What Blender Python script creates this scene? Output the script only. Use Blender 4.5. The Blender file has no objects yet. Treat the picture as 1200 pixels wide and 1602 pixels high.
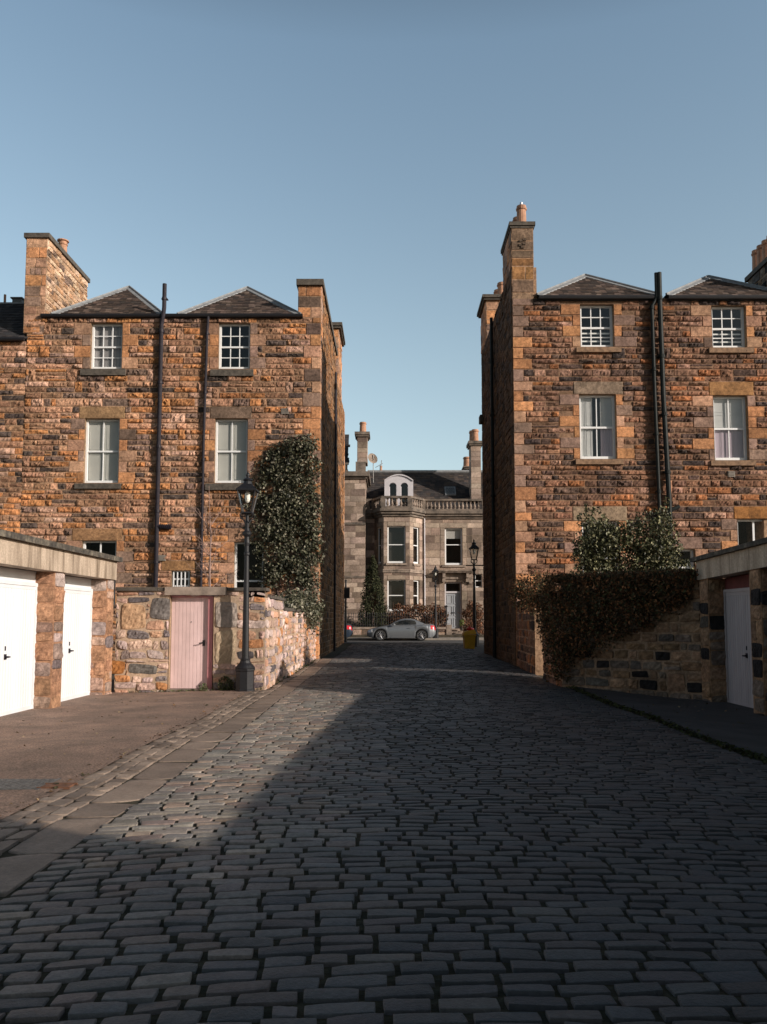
import bpy, math, random
import numpy as np
from mathutils import Vector, Matrix
R = math.radians
rng = np.random.default_rng(7)
random.seed(7)
scene = bpy.context.scene
COL = scene.collection

# ------------------------------------------------------------------ camera measures
FPX, PX0, PY0, PIT = 1300.0, 610.0, 866.0, math.atan(0.08)
CAM = (0.0, 0.0, 1.45)
_c, _s = math.cos(PIT), math.sin(PIT)
def at(px, py, Y):
    """world X, Z of what the photograph shows at a pixel, on the upright plane at depth Y"""
    dx = (px - PX0) / FPX; dy = (PY0 - py) / FPX
    d = (dx, _c - dy * _s, _s + dy * _c)
    t = Y / d[1]
    return d[0] * t, CAM[2] + d[2] * t

# ------------------------------------------------------------------ materials
MATS = {}
def newmat(name):
    m = bpy.data.materials.new(name); m.use_nodes = True
    nt = m.node_tree
    return m, nt, nt.nodes['Principled BSDF']
def node(nt, typ, **kw):
    n = nt.nodes.new(typ)
    for k, v in kw.items():
        setattr(n, k, v)
    return n
def noise(nt, scale, detail=4.0, rough=0.6, coord=None):
    n = node(nt, 'ShaderNodeTexNoise'); n.inputs['Scale'].default_value = scale
    n.inputs['Detail'].default_value = detail; n.inputs['Roughness'].default_value = rough
    if coord is not None: nt.links.new(coord, n.inputs['Vector'])
    return n
def ramp(nt, fac, stops):
    r = node(nt, 'ShaderNodeValToRGB')
    els = r.color_ramp.elements
    while len(els) < len(stops): els.new(0.5)
    for e, (p, c) in zip(els, stops):
        e.position = p; e.color = (c[0], c[1], c[2], 1) if hasattr(c, '__len__') else (c, c, c, 1)
    nt.links.new(fac, r.inputs['Fac'])
    return r
def mixrgb(nt, typ, fac, a, b):
    m = node(nt, 'ShaderNodeMixRGB', blend_type=typ)
    if hasattr(fac, 'links') or hasattr(fac, 'is_linked'): nt.links.new(fac, m.inputs['Fac'])
    else: m.inputs['Fac'].default_value = fac
    for k, v in (('Color1', a), ('Color2', b)):
        if hasattr(v, 'is_linked'): nt.links.new(v, m.inputs[k])
        else: m.inputs[k].default_value = (v[0], v[1], v[2], 1)
    return m.outputs['Color']
def poscoord(nt):
    g = node(nt, 'ShaderNodeNewGeometry')
    return g.outputs['Position']
def bump(nt, bsdf, height, strength, dist=0.01):
    b = node(nt, 'ShaderNodeBump'); b.inputs['Strength'].default_value = strength
    b.inputs['Distance'].default_value = dist
    nt.links.new(height, b.inputs['Height']); nt.links.new(b.outputs['Normal'], bsdf.inputs['Normal'])

def mat_attr(name, rough=0.9, fine=14, stain=1.6, stain_amt=0.5, bump_s=0.5, bump_scale=35, bump_d=0.01, tint=None, tint_amt=0.3, spec=0.3):
    """colour from the mesh's own per-stone tones, broken up by grain and stains"""
    m, nt, b = newmat(name)
    a = node(nt, 'ShaderNodeAttribute', attribute_name='Col')
    p = poscoord(nt)
    n1 = noise(nt, fine, 6, 0.7, p); r1 = ramp(nt, n1.outputs['Fac'], [(0.25, 0.62), (0.75, 1.35)])
    c = mixrgb(nt, 'MULTIPLY', 1.0, a.outputs['Color'], r1.outputs['Color'])
    n2 = noise(nt, stain, 5, 0.65, p); r2 = ramp(nt, n2.outputs['Fac'], [(0.40, 1.0), (0.68, 1.0 - stain_amt)])
    c = mixrgb(nt, 'MULTIPLY', 1.0, c, r2.outputs['Color'])
    if tint is not None:
        n3 = noise(nt, 0.9, 4, 0.6, p); r3 = ramp(nt, n3.outputs['Fac'], [(0.5, 0.0), (0.7, tint_amt)])
        c = mixrgb(nt, 'MIX', r3.outputs['Color'], c, tint)
    nt.links.new(c, b.inputs['Base Color'])
    b.inputs['Roughness'].default_value = rough; b.inputs['Specular IOR Level'].default_value = spec
    n4 = noise(nt, bump_scale, 5, 0.65, p)
    bump(nt, b, n4.outputs['Fac'], bump_s, bump_d)
    MATS[name] = m
    return m
def mat_plain(name, col, rough=0.6, metal=0.0, var=0.15, scale=6.0, bump_s=0.0, bump_scale=40, spec=0.5, streak=False, dark=None):
    m, nt, b = newmat(name)
    p = poscoord(nt)
    if streak:
        mp = node(nt, 'ShaderNodeMapping'); mp.inputs['Scale'].default_value = (1.0, 1.0, 0.06)
        nt.links.new(p, mp.inputs['Vector']); p2 = mp.outputs['Vector']
    else: p2 = p
    n = noise(nt, scale, 6, 0.65, p2)
    lo = [v * (1 - var * 1.6) for v in col] if dark is None else dark
    hi = [min(1, v * (1 + var)) for v in col]
    r = ramp(nt, n.outputs['Fac'], [(0.3, lo), (0.72, hi)])
    nt.links.new(r.outputs['Color'], b.inputs['Base Color'])
    b.inputs['Roughness'].default_value = rough; b.inputs['Metallic'].default_value = metal
    b.inputs['Specular IOR Level'].default_value = spec
    if bump_s:
        n4 = noise(nt, bump_scale, 5, 0.6, p); bump(nt, b, n4.outputs['Fac'], bump_s, 0.01)
    MATS[name] = m
    return m
def weather(name, scale, lo, hi, amt, streak=False, p0=0.45, p1=0.7):
    """lay one more layer of grain or stain over a plain material"""
    m = MATS[name]; nt = m.node_tree; b = nt.nodes['Principled BSDF']
    src = b.inputs['Base Color'].links[0].from_socket; p = poscoord(nt)
    if streak:
        mp = node(nt, 'ShaderNodeMapping'); mp.inputs['Scale'].default_value = (1, 1, 0.12); nt.links.new(p, mp.inputs['Vector']); p = mp.outputs['Vector']
    n = noise(nt, scale, 4, 0.7, p); r = ramp(nt, n.outputs['Fac'], [(p0, lo), (p1, hi)])
    nt.links.new(mixrgb(nt, 'MULTIPLY', amt, src, r.outputs['Color']), b.inputs['Base Color'])
def mat_glass(name, boost=1.0, tint=(0.95, 0.95, 0.93)):
    m, nt, b = newmat(name)
    nt.nodes.remove(b)
    out = nt.nodes['Material Output']
    tr = node(nt, 'ShaderNodeBsdfTransparent'); tr.inputs['Color'].default_value = (*tint, 1)
    gl = node(nt, 'ShaderNodeBsdfGlossy'); gl.inputs['Roughness'].default_value = 0.03
    fr = node(nt, 'ShaderNodeLayerWeight'); fr.inputs['Blend'].default_value = 0.5
    pw = node(nt, 'ShaderNodeMath', operation='POWER'); pw.inputs[1].default_value = 5.0
    nt.links.new(fr.outputs['Facing'], pw.inputs[0])
    mu = node(nt, 'ShaderNodeMath', operation='MULTIPLY_ADD'); mu.inputs[1].default_value = 0.85; mu.inputs[2].default_value = 0.05 * boost
    mu.use_clamp = True
    nt.links.new(pw.outputs[0], mu.inputs[0])
    n = noise(nt, 1.7, 2, 0.5, poscoord(nt)); bp = node(nt, 'ShaderNodeBump'); bp.inputs['Strength'].default_value = 0.12; bp.inputs['Distance'].default_value = 0.05
    nt.links.new(n.outputs['Fac'], bp.inputs['Height']); nt.links.new(bp.outputs['Normal'], gl.inputs['Normal'])
    mx = node(nt, 'ShaderNodeMixShader')
    nt.links.new(mu.outputs[0], mx.inputs[0]); nt.links.new(tr.outputs[0], mx.inputs[1]); nt.links.new(gl.outputs[0], mx.inputs[2])
    nt.links.new(mx.outputs[0], out.inputs['Surface'])
    MATS[name] = m
    return m

mat_attr('rubble', 0.92, 11, 1.1, 0.45, 0.8, 38, 0.02)
_r = [n for n in MATS['rubble'].node_tree.nodes if n.type == 'VALTORGB'][0].color_ramp.elements
_r[0].position, _r[0].color = 0.30, (0.40, 0.38, 0.37, 1); _r[1].position, _r[1].color = 0.68, (1.28, 1.25, 1.22, 1)
mat_attr('garden_rubble', 0.92, 16, 1.3, 0.35, 0.7, 40, 0.015)
mat_attr('ashlar', 0.9, 9, 0.7, 0.5, 0.3, 30, 0.008)
mat_attr('sett', 0.52, 30, 2.6, 0.35, 0.8, 70, 0.008, spec=0.5)
mat_attr('slate', 0.85, 16, 2.0, 0.4, 0.3, 40, 0.005)
mat_attr('leafy', 0.5, 30, 2.5, 0.35, 0.0, 40, 0.001, spec=0.3)
mat_attr('dull_leaf', 0.75, 30, 2.5, 0.35, 0.0, 40, 0.001, spec=0.25)
mat_plain('bed', (0.042, 0.031, 0.014), 0.95, var=0.5, scale=9, bump_s=0.8, bump_scale=60, dark=(0.018, 0.019, 0.007))
mat_plain('earth', (0.06, 0.05, 0.035), 0.95, var=0.4, scale=3, bump_s=0.6)
mat_plain('white_paint', (0.80, 0.81, 0.82), 0.45, var=0.04, scale=3)
mat_plain('dormer_paint', (0.56, 0.54, 0.57), 0.6, var=0.06, scale=3)
mat_plain('door_white', (0.77, 0.80, 0.84), 0.4, var=0.05, scale=2.2, streak=True)
mat_plain('door_grey', (0.40, 0.36, 0.37), 0.5, var=0.12, scale=3, streak=True)
mat_plain('pink_paint', (0.77, 0.565, 0.555), 0.55, var=0.06, scale=4, bump_s=0.1)
mat_plain('deep_pink', (0.50, 0.20, 0.21), 0.55, var=0.1, scale=5)
mat_plain('black_iron', (0.010, 0.010, 0.013), 0.55, var=0.3, scale=20, bump_s=0.15)
mat_plain('pipe_paint', (0.022, 0.018, 0.026), 0.6, spec=0.3, var=0.3, scale=8)
mat_plain('pipe_green', (0.010, 0.014, 0.014), 0.62, spec=0.25, var=0.3, scale=8)
mat_plain('lead', (0.27, 0.28, 0.29), 0.6, var=0.18, scale=7, metal=0.1)
mat_plain('terracotta', (0.45, 0.24, 0.15), 0.8, var=0.25, scale=5)
mat_plain('dark_stone', (0.10, 0.085, 0.07), 0.9, var=0.4, scale=7, bump_s=0.5)
mat_plain('brown_stone', (0.27, 0.165, 0.10), 0.9, var=0.35, scale=7, bump_s=0.5)
mat_plain('far_trim', (0.30, 0.235, 0.19), 0.9, var=0.4, scale=2.5, bump_s=0.4, dark=(0.10, 0.08, 0.065))
mat_plain('balustrade_stone', (0.19, 0.15, 0.12), 0.9, var=0.4, scale=2.0, bump_s=0.4, dark=(0.045, 0.04, 0.035))
mat_plain('concrete', (0.50, 0.40, 0.31), 0.9, var=0.16, scale=5, bump_s=0.35, streak=True, dark=(0.30, 0.23, 0.17))
mat_plain('felt_roof', (0.11, 0.095, 0.08), 0.9, var=0.4, scale=8, bump_s=0.5)
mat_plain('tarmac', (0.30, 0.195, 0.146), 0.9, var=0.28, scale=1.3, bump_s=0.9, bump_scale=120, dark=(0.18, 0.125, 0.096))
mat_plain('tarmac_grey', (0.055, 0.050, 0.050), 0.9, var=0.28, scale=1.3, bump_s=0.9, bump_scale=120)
mat_plain('asphalt', (0.06, 0.058, 0.058), 0.9, var=0.3, scale=3, bump_s=0.6, bump_scale=100)
mat_plain('paving', (0.26, 0.23, 0.20), 0.9, var=0.2, scale=2, bump_s=0.3)
mat_plain('blind', (0.45, 0.44, 0.43), 0.9, var=0.05, scale=1.5)
mat_plain('shutter_white', (0.50, 0.51, 0.52), 0.7, var=0.08, scale=1.5)
mat_plain('shutter', (0.46, 0.46, 0.44), 0.7, var=0.06, scale=1.5)
mat_plain('pink_curtain', (0.42, 0.35, 0.42), 0.9, var=0.2, scale=6, streak=True)
mat_plain('curtain', (0.28, 0.27, 0.28), 0.9, var=0.4, scale=9, streak=True)
mat_plain('room_dark', (0.010, 0.009, 0.008), 0.9, var=0.3)
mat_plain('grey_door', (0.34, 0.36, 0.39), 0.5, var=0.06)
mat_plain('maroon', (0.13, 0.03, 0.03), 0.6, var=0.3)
mat_plain('pale_bark', (0.30, 0.20, 0.17), 0.9, var=0.3, scale=18)
mat_plain('bark', (0.13, 0.085, 0.07), 0.9, var=0.35, scale=18, bump_s=0.6)
mat_plain('yellow_plastic', (0.62, 0.36, 0.02), 0.5, var=0.12, scale=4)
mat_plain('red_plastic', (0.65, 0.04, 0.025), 0.4, var=0.1)
mat_plain('car_silver', (0.26, 0.28, 0.305), 0.32, metal=0.6, var=0.02)
mat_plain('car_navy', (0.03, 0.045, 0.07), 0.25, metal=0.4, var=0.02)
mat_plain('rubber', (0.012, 0.012, 0.012), 0.8, var=0.2)
mat_plain('alloy', (0.55, 0.55, 0.57), 0.3, metal=0.9, var=0.05)
mat_plain('lamp_red', (0.55, 0.02, 0.03), 0.2, var=0.05)
mat_plain('lamp_clear', (0.75, 0.77, 0.80), 0.12, var=0.05)
mat_plain('steel_plate', (0.17, 0.165, 0.16), 0.5, metal=0.5, var=0.25, scale=20, bump_s=0.7, bump_scale=60)
mat_plain('rust', (0.17, 0.075, 0.04), 0.9, var=0.4, scale=25, bump_s=0.5)
mat_plain('mantle', (0.85, 0.84, 0.78), 0.3, var=0.02)
mat_plain('moss', (0.045, 0.05, 0.015), 0.95, var=0.5, scale=20, bump_s=0.9, bump_scale=70)
mat_plain('channel', (0.16, 0.145, 0.125), 0.8, var=0.25, scale=5, bump_s=0.35, bump_scale=70)
weather('tarmac', 55, 0.55, 1.5, 1.0, p0=0.4, p1=0.62); weather('tarmac', 0.6, 0.75, 1.15, 1.0)
weather('concrete', 3.0, (0.45, 0.42, 0.38), 1.1, 1.0, True, 0.36, 0.52); weather('concrete', 30, 0.8, 1.15, 1.0)
weather('felt_roof', 5, 0.6, (1.9, 1.9, 1.7), 1.0)
weather('pink_paint', 2.2, (0.86, 0.84, 0.82), 1.04, 1.0, True)
weather('door_white', 1.5, (0.93, 0.92, 0.90), 1.0, 1.0, True)
mat_glass('glass', 1.5)
mat_glass('dark_glass', 0.35)
mat_glass('lamp_glass', 0.7)
mat_glass('car_glass', 1.3, (0.35, 0.40, 0.42))

# ------------------------------------------------------------------ mesh builder
def frame3(O, U, V=(0, 0, 1), N=None):
    O, U, V = np.array(O, float), np.array(U, float), np.array(V, float)
    U /= np.linalg.norm(U); V /= np.linalg.norm(V)
    N = np.cross(U, V) if N is None else np.array(N, float)
    return O, U, V, N
def fp(fr, u, v, d):
    O, U, V, N = fr
    u, v, d = np.broadcast_arrays(np.asarray(u, float), np.asarray(v, float), np.asarray(d, float))
    return O + u[..., None] * U + v[..., None] * V + d[..., None] * N

class MB:
    def __init__(self):
        self.v, self.q, self.t, self.c, self.n = [], [], [], [], 0
        self.ngon = []
    def add(self, verts, quads=None, tris=None, col=(0.5, 0.5, 0.5)):
        verts = np.asarray(verts, float).reshape(-1, 3)
        if quads is not None and len(quads): self.q.append(np.asarray(quads, int) + self.n)
        if tris is not None and len(tris): self.t.append(np.asarray(tris, int) + self.n)
        col = np.asarray(col, float)
        if col.ndim == 1: col = np.tile(col, (len(verts), 1))
        self.v.append(verts); self.c.append(col); self.n += len(verts)
        return self
    def boxf(self, fr, u0, u1, v0, v1, d0, d1, col=(0.5, 0.5, 0.5)):
        P = [fp(fr, u, v, d) for d in (d0, d1) for v in (v0, v1) for u in (u0, u1)]
        Q = [(4, 5, 7, 6), (1, 0, 2, 3), (0, 4, 6, 2), (5, 1, 3, 7), (6, 7, 3, 2), (0, 1, 5, 4)]
        return self.add(P, Q, col=col)
    def box(self, x0, x1, y0, y1, z0, z1, col=(0.5, 0.5, 0.5)):
        return self.boxf(frame3((0, 0, 0), (1, 0, 0)), x0, x1, z0, z1, -y1, -y0, col)
    def quad(self, a, b, c, d, col=(0.5, 0.5, 0.5)):
        return self.add([a, b, c, d], [(0, 1, 2, 3)], col=col)
    def lathe(self, c, prof, n=16, col=(0.5, 0.5, 0.5), rot=0.0):
        """prof: list of (radius, z)"""
        a = np.arange(n) * 2 * np.pi / n + rot
        V = []
        for r, z in prof:
            V.append(np.stack([c[0] + r * np.cos(a), c[1] + r * np.sin(a), np.full(n, c[2] + z)], 1))
        V = np.concatenate(V)
        Q = [(i * n + j, i * n + (j + 1) % n, (i + 1) * n + (j + 1) % n, (i + 1) * n + j) for i in range(len(prof) - 1) for j in range(n)]
        m = len(V)
        V = np.concatenate([V, [[c[0], c[1], c[2] + prof[0][1]], [c[0], c[1], c[2] + prof[-1][1]]]])
        k = (len(prof) - 1) * n
        T = [(m, (j + 1) % n, j) for j in range(n)] + [(m + 1, k + j, k + (j + 1) % n) for j in range(n)]
        return self.add(V, Q, T, col)
    def tube(self, pts, rad, n=8, col=(0.5, 0.5, 0.5)):
        pts = [np.array(p, float) for p in pts]
        rad = rad if hasattr(rad, '__len__') else [rad] * len(pts)
        rings = []
        for i, p in enumerate(pts):
            t = pts[min(i + 1, len(pts) - 1)] - pts[max(i - 1, 0)]
            t /= (np.linalg.norm(t) + 1e-9)
            h = np.array((0, 0, 1.0)) if abs(t[2]) < 0.9 else np.array((1.0, 0, 0))
            a = np.cross(t, h); a /= np.linalg.norm(a); b = np.cross(t, a)
            th = np.arange(n) * 2 * np.pi / n
            rings.append(p + rad[i] * (np.cos(th)[:, None] * a - np.sin(th)[:, None] * b) * -1)
        V = np.concatenate(rings + [[pts[0]], [pts[-1]]])
        Q = [(i * n + j, i * n + (j + 1) % n, (i + 1) * n + (j + 1) % n, (i + 1) * n + j) for i in range(len(pts) - 1) for j in range(n)]
        m = len(pts) * n; k = m - n
        T = [(m, (j + 1) % n, j) for j in range(n)] + [(m + 1, k + j, k + (j + 1) % n) for j in range(n)]
        return self.add(V, Q, T, col)
    def prism(self, poly, z0, z1, col=(0.5, 0.5, 0.5)):
        n = len(poly)
        V = [(x, y, z0) for x, y in poly] + [(x, y, z1) for x, y in poly] + [(np.mean([p[0] for p in poly]), np.mean([p[1] for p in poly]), z) for z in (z0, z1)]
        Q = [(i, (i + 1) % n, n + (i + 1) % n, n + i) for i in range(n)]
        T = [(2 * n, (i + 1) % n, i) for i in range(n)] + [(2 * n + 1, n + i, n + (i + 1) % n) for i in range(n)]
        return self.add(V, Q, T, col)
    def build(self, name, mat, parent=None, smooth=False, at0=None):
        V = np.concatenate(self.v); C = np.concatenate(self.c)
        if parent is not None: V = V - np.array(parent_origin(parent))
        elif at0 is not None: V = V - np.array(at0)
        me = bpy.data.meshes.new(name)
        q = np.concatenate(self.q) if self.q else np.zeros((0, 4), int)
        t = np.concatenate(self.t) if self.t else np.zeros((0, 3), int)
        me.vertices.add(len(V)); me.vertices.foreach_set('co', V.astype(np.float32).ravel())
        nl = q.size + t.size
        me.loops.add(nl); me.loops.foreach_set('vertex_index', np.concatenate([q.ravel(), t.ravel()]).astype(np.int32))
        me.polygons.add(len(q) + len(t))
        ls = np.concatenate([np.arange(len(q)) * 4, q.size + np.arange(len(t)) * 3]).astype(np.int32)
        me.polygons.foreach_set('loop_start', ls)
        if smooth: me.polygons.foreach_set('use_smooth', np.ones(len(ls), bool))
        else: me.polygons.foreach_set('use_smooth', np.zeros(len(ls), bool))
        at_ = me.color_attributes.new('Col', 'FLOAT_COLOR', 'POINT')
        at_.data.foreach_set('color', np.concatenate([C, np.ones((len(C), 1))], 1).astype(np.float32).ravel())
        me.update(calc_edges=True); me.validate()
        me.materials.append(MATS[mat])
        o = bpy.data.objects.new(name, me); COL.objects.link(o)
        if parent is not None: o.parent = parent
        elif at0 is not None: o.location = at0
        return o
def parent_origin(p):
    x = np.zeros(3)
    while p is not None:
        x = x + np.array(p.location); p = p.parent
    return x
def tag(o, label=None, cat=None, group=None, kind=None):
    if label: o['label'] = label
    if cat: o['category'] = cat
    if group: o['group'] = group
    if kind: o['kind'] = kind
    return o
def empty(name, loc, label, cat, group=None):
    o = bpy.data.objects.new(name, None); o.empty_display_size = 0.3; COL.objects.link(o)
    o.location = loc
    return tag(o, label, cat, group)
def copy_tree(o, parent=None):
    c = o.copy(); COL.objects.link(c)
    if parent is not None: c.parent = parent
    for ch in list(o.children): copy_tree(ch, c)
    return c

# ------------------------------------------------------------------ terrain
def sstep(x): x = np.clip(x, 0, 1); return x * x * (3 - 2 * x)
def zt(x, y):
    x, y = np.asarray(x, float), np.asarray(y, float)
    z = 0.22 * np.clip((y - 18) / 30, 0, 1)
    near = 1 - sstep((y - 19) / 5)
    z = z - 0.11 * sstep((x - 3.8) / 2.0) * near - 0.06 * sstep((-2.9 - x) / 2.5) * near
    crown = 0.07 * np.clip(1 - ((x - 0.9) / 2.95) ** 2, 0, 1) * (1 - sstep((y - 42) / 5))
    z = z + crown + 0.010 * np.sin(0.9 * x + 0.55 * y) * np.clip(1 - np.abs(x) / 12, 0, 1) + 0.012 * np.sin(1.3 * y - 0.5 * x) * (np.abs(x) < 4)
    return z
def sheet(mb, xs, ys, off, col=(0.3, 0.3, 0.3), zf=zt):
    X, Y = np.meshgrid(xs, ys)
    Z = zf(X, Y) + off
    V = np.stack([X, Y, Z], -1).reshape(-1, 3)
    nx = len(xs)
    Q = [(j * nx + i, j * nx + i + 1, (j + 1) * nx + i + 1, (j + 1) * nx + i) for j in range(len(ys) - 1) for i in range(nx - 1)]
    return mb.add(V, Q, col=col)

# ------------------------------------------------------------------ masonry
def pick(pal):
    w = np.array([p[0] for p in pal], float); w /= w.sum()
    c = np.array(pal[rng.choice(len(pal), p=w)][1])
    return np.clip(c * rng.uniform(0.78, 1.25) * (1 + rng.uniform(-0.025, 0.025, 3)), 0, 1)
PAL_ORANGE = [(2.6, (0.587, 0.270, 0.116)), (3.4, (0.537, 0.306, 0.198)), (2.4, (0.378, 0.215, 0.135)), (1.6, (0.243, 0.162, 0.130)), (1.2, (0.104, 0.077, 0.068)), (1.2, (0.660, 0.419, 0.312))]
PAL_FLANK = [(3.2, (0.34, 0.165, 0.07)), (3.0, (0.31, 0.18, 0.10)), (2, (0.22, 0.13, 0.075)), (0.6, (0.1, 0.07, 0.05))]
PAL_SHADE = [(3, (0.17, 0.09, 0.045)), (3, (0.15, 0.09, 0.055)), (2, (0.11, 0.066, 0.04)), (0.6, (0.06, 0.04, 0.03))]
PAL_BROWN = [(1.4, (0.430, 0.180, 0.079)), (3.2, (0.341, 0.180, 0.114)), (2.8, (0.240, 0.136, 0.094)), (1.8, (0.164, 0.104, 0.084)), (1, (0.079, 0.057, 0.052)), (0.6, (0.467, 0.274, 0.200))]
PAL_DRESS = [(3, (0.616, 0.302, 0.146)), (2.5, (0.567, 0.336, 0.222)), (1.6, (0.370, 0.246, 0.192)), (0.4, (0.234, 0.157, 0.123))]
PAL_GARDEN = [(3, (0.583, 0.399, 0.321)), (2.6, (0.515, 0.302, 0.202)), (2, (0.414, 0.313, 0.289)), (1, (0.224, 0.183, 0.183)), (0.8, (0.537, 0.248, 0.113)), (1.8, (0.628, 0.474, 0.427)), (0.4, (0.113, 0.095, 0.101))]
PAL_PIER = [(3, (0.414, 0.230, 0.139)), (2.5, (0.433, 0.294, 0.231)), (1.5, (0.296, 0.216, 0.185)), (0.5, (0.167, 0.137, 0.139)), (1, (0.493, 0.392, 0.359))]
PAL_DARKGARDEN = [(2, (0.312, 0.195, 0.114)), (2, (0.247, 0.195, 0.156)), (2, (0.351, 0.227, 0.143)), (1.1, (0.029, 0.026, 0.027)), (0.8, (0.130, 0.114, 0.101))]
PAL_ASHLAR = [(3, (0.435, 0.332, 0.268)), (2, (0.339, 0.253, 0.198)), (1.5, (0.218, 0.161, 0.128)), (1, (0.508, 0.394, 0.319))]
MORTAR = (0.48, 0.31, 0.20)

def stone(mb, fr, u0, u1, v0, v1, col, amp=0.03, base=0.004, cell=0.07, gap=0.008, tilt=0.010, dirt=True, warp=0.0):
    w, h = u1 - u0, v1 - v0
    if w < 0.03 or h < 0.03: return
    nu, nv = max(1, int(round(w / cell))), max(1, int(round(h / cell)))
    e = min(0.014, 0.2 * min(w, h))
    us = np.concatenate([[u0 + gap], np.linspace(u0 + gap + e, u1 - gap - e, nu + 1), [u1 - gap]])
    vs = np.concatenate([[v0 + gap], np.linspace(v0 + gap + e, v1 - gap - e, nv + 1), [v1 - gap]])
    U, V = np.meshgrid(us, vs)
    a, b = rng.uniform(0, 6.28, 2)
    k1, k2 = rng.uniform(3, 14, 2)
    s, t = (U - u0) / w * 2 - 1, (V - v0) / h * 2 - 1
    pro = rng.uniform(0.0, 0.5) * amp if dirt else 0.0
    ed = np.ones_like(U); ed[1, :] = ed[-2, :] = 0.45; ed[:, 1] = ed[:, -2] = 0.45
    D = base + pro + ed * amp * (0.45 * (1 - 0.6 * np.abs(s) ** 3) * (1 - 0.6 * np.abs(t) ** 3) + 0.28 * np.sin(k1 * U + k2 * V + a) + 0.16 * np.sin(k2 * 2.3 * U - k1 * 2 * V + b)) \
        + ed * amp * rng.uniform(-0.42, 0.42, U.shape) + rng.uniform(-tilt, tilt) * s + rng.uniform(-tilt, tilt) * t
    D = np.maximum(D, 0.002)
    D[0, :] = D[-1, :] = -0.01; D[:, 0] = D[:, -1] = -0.01
    if warp:
        cu, cv = rng.uniform(-warp, warp, (2, 2)), rng.uniform(-warp, warp, (2, 2))
        S, T = (s + 1) / 2, (t + 1) / 2
        bl = lambda c: c[0, 0] * (1 - S) * (1 - T) + c[0, 1] * S * (1 - T) + c[1, 0] * (1 - S) * T + c[1, 1] * S * T
        U = U + bl(cu); V = V + bl(cv)
        rr = (np.abs(s) ** 4 * np.abs(t) ** 4) * warp * 1.3
        U = U - np.sign(s) * rr; V = V - np.sign(t) * rr
    P = fp(fr, U, V, D).reshape(-1, 3)
    n = len(us)
    J, I = np.meshgrid(np.arange(len(vs) - 1), np.arange(n - 1), indexing='ij')
    i0 = (J * n + I).ravel()
    Q = np.stack([i0, i0 + 1, i0 + n + 1, i0 + n], 1)
    C = np.tile(col, (len(P), 1))
    if dirt:
        kk = np.clip(0.80 + 0.45 * (D.reshape(-1) / max(amp + base, 0.02)), 0.6, 1.12) * rng.uniform(0.9, 1.1, len(P))
        C = C * kk[:, None]
    mb.add(P, Q, col=np.clip(C, 0, 1))

def soot(mb, rng_x, z1, length, amt, y=None):
    """damp and soot: darken the stones in a ragged patch hanging below a sill or an eaves"""
    for V, C in zip(mb.v, mb.c):
        m = (V[:, 0] > rng_x[0]) & (V[:, 0] < rng_x[1]) & (V[:, 2] < z1) & (V[:, 2] > z1 - length)
        if y is not None: m &= np.abs(V[:, 1] - y) < 0.3
        if m.any():
            k = (z1 - V[m, 2]) / length; w_ = 0.5 + 0.5 * np.sin(V[m, 0] * 9.0) * np.sin(V[m, 0] * 3.7 + 1)
            C[m] *= (1 - amt * (1 - k) * (0.55 + 0.45 * w_))[:, None]
def make_courses(v0, v1, req, hmin, hmax):
    req = sorted(set([v0, v1] + [r for r in req if v0 < r < v1]))
    out = [v0]
    last = v0
    keep = [v0]
    for r in req[1:]:
        if r - keep[-1] < 0.06 and r != v1: continue
        keep.append(r)
    for a, b in zip(keep[:-1], keep[1:]):
        n = max(1, int(round((b - a) / rng.uniform(hmin * 1.15, hmax * 0.95))))
        w = rng.uniform(0.75, 1.3, n); w = np.cumsum(w) / w.sum()
        out += list(a + (b - a) * w)
    return out
def free_spans(u0, u1, v0, v1, rects):
    spans = [(u0, u1)]
    for (a, b, c, d) in rects:
        if min(v1, d) - max(v0, c) < 0.035: continue
        nw = []
        for s, e in spans:
            if b <= s or a >= e: nw.append((s, e)); continue
            if a - s > 0.03: nw.append((s, a))
            if e - b > 0.03: nw.append((b, e))
        spans = nw
    return spans
def backing(mb, fr, u0, u1, v0, v1, holes, col=MORTAR, reveal=0.3, d=0.0):
    us = sorted(set([u0, u1] + [min(max(x, u0), u1) for h in holes for x in h[:2]]))
    vs = sorted(set([v0, v1] + [min(max(x, v0), v1) for h in holes for x in h[2:4]]))
    for a, b in zip(us[:-1], us[1:]):
        for c, e in zip(vs[:-1], vs[1:]):
            mu, mv = (a + b) / 2, (c + e) / 2
            if any(h[0] < mu < h[1] and h[2] < mv < h[3] for h in holes): continue
            mb.add([fp(fr, a, c, d), fp(fr, b, c, d), fp(fr, b, e, d), fp(fr, a, e, d)], [(0, 1, 2, 3)], col=col)
    for (a, b, c, e) in holes:
        rc = np.array((0.36, 0.25, 0.16))
        g = reveal
        for p0, p1 in (((a, c), (a, e)), ((b, e), (b, c)), ((a, e), (b, e)), ((b, c), (a, c))):
            mb.add([fp(fr, *p0, 0.012), fp(fr, *p1, 0.012), fp(fr, *p1, -g), fp(fr, *p0, -g)], [(0, 1, 2, 3)], col=rc)
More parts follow.
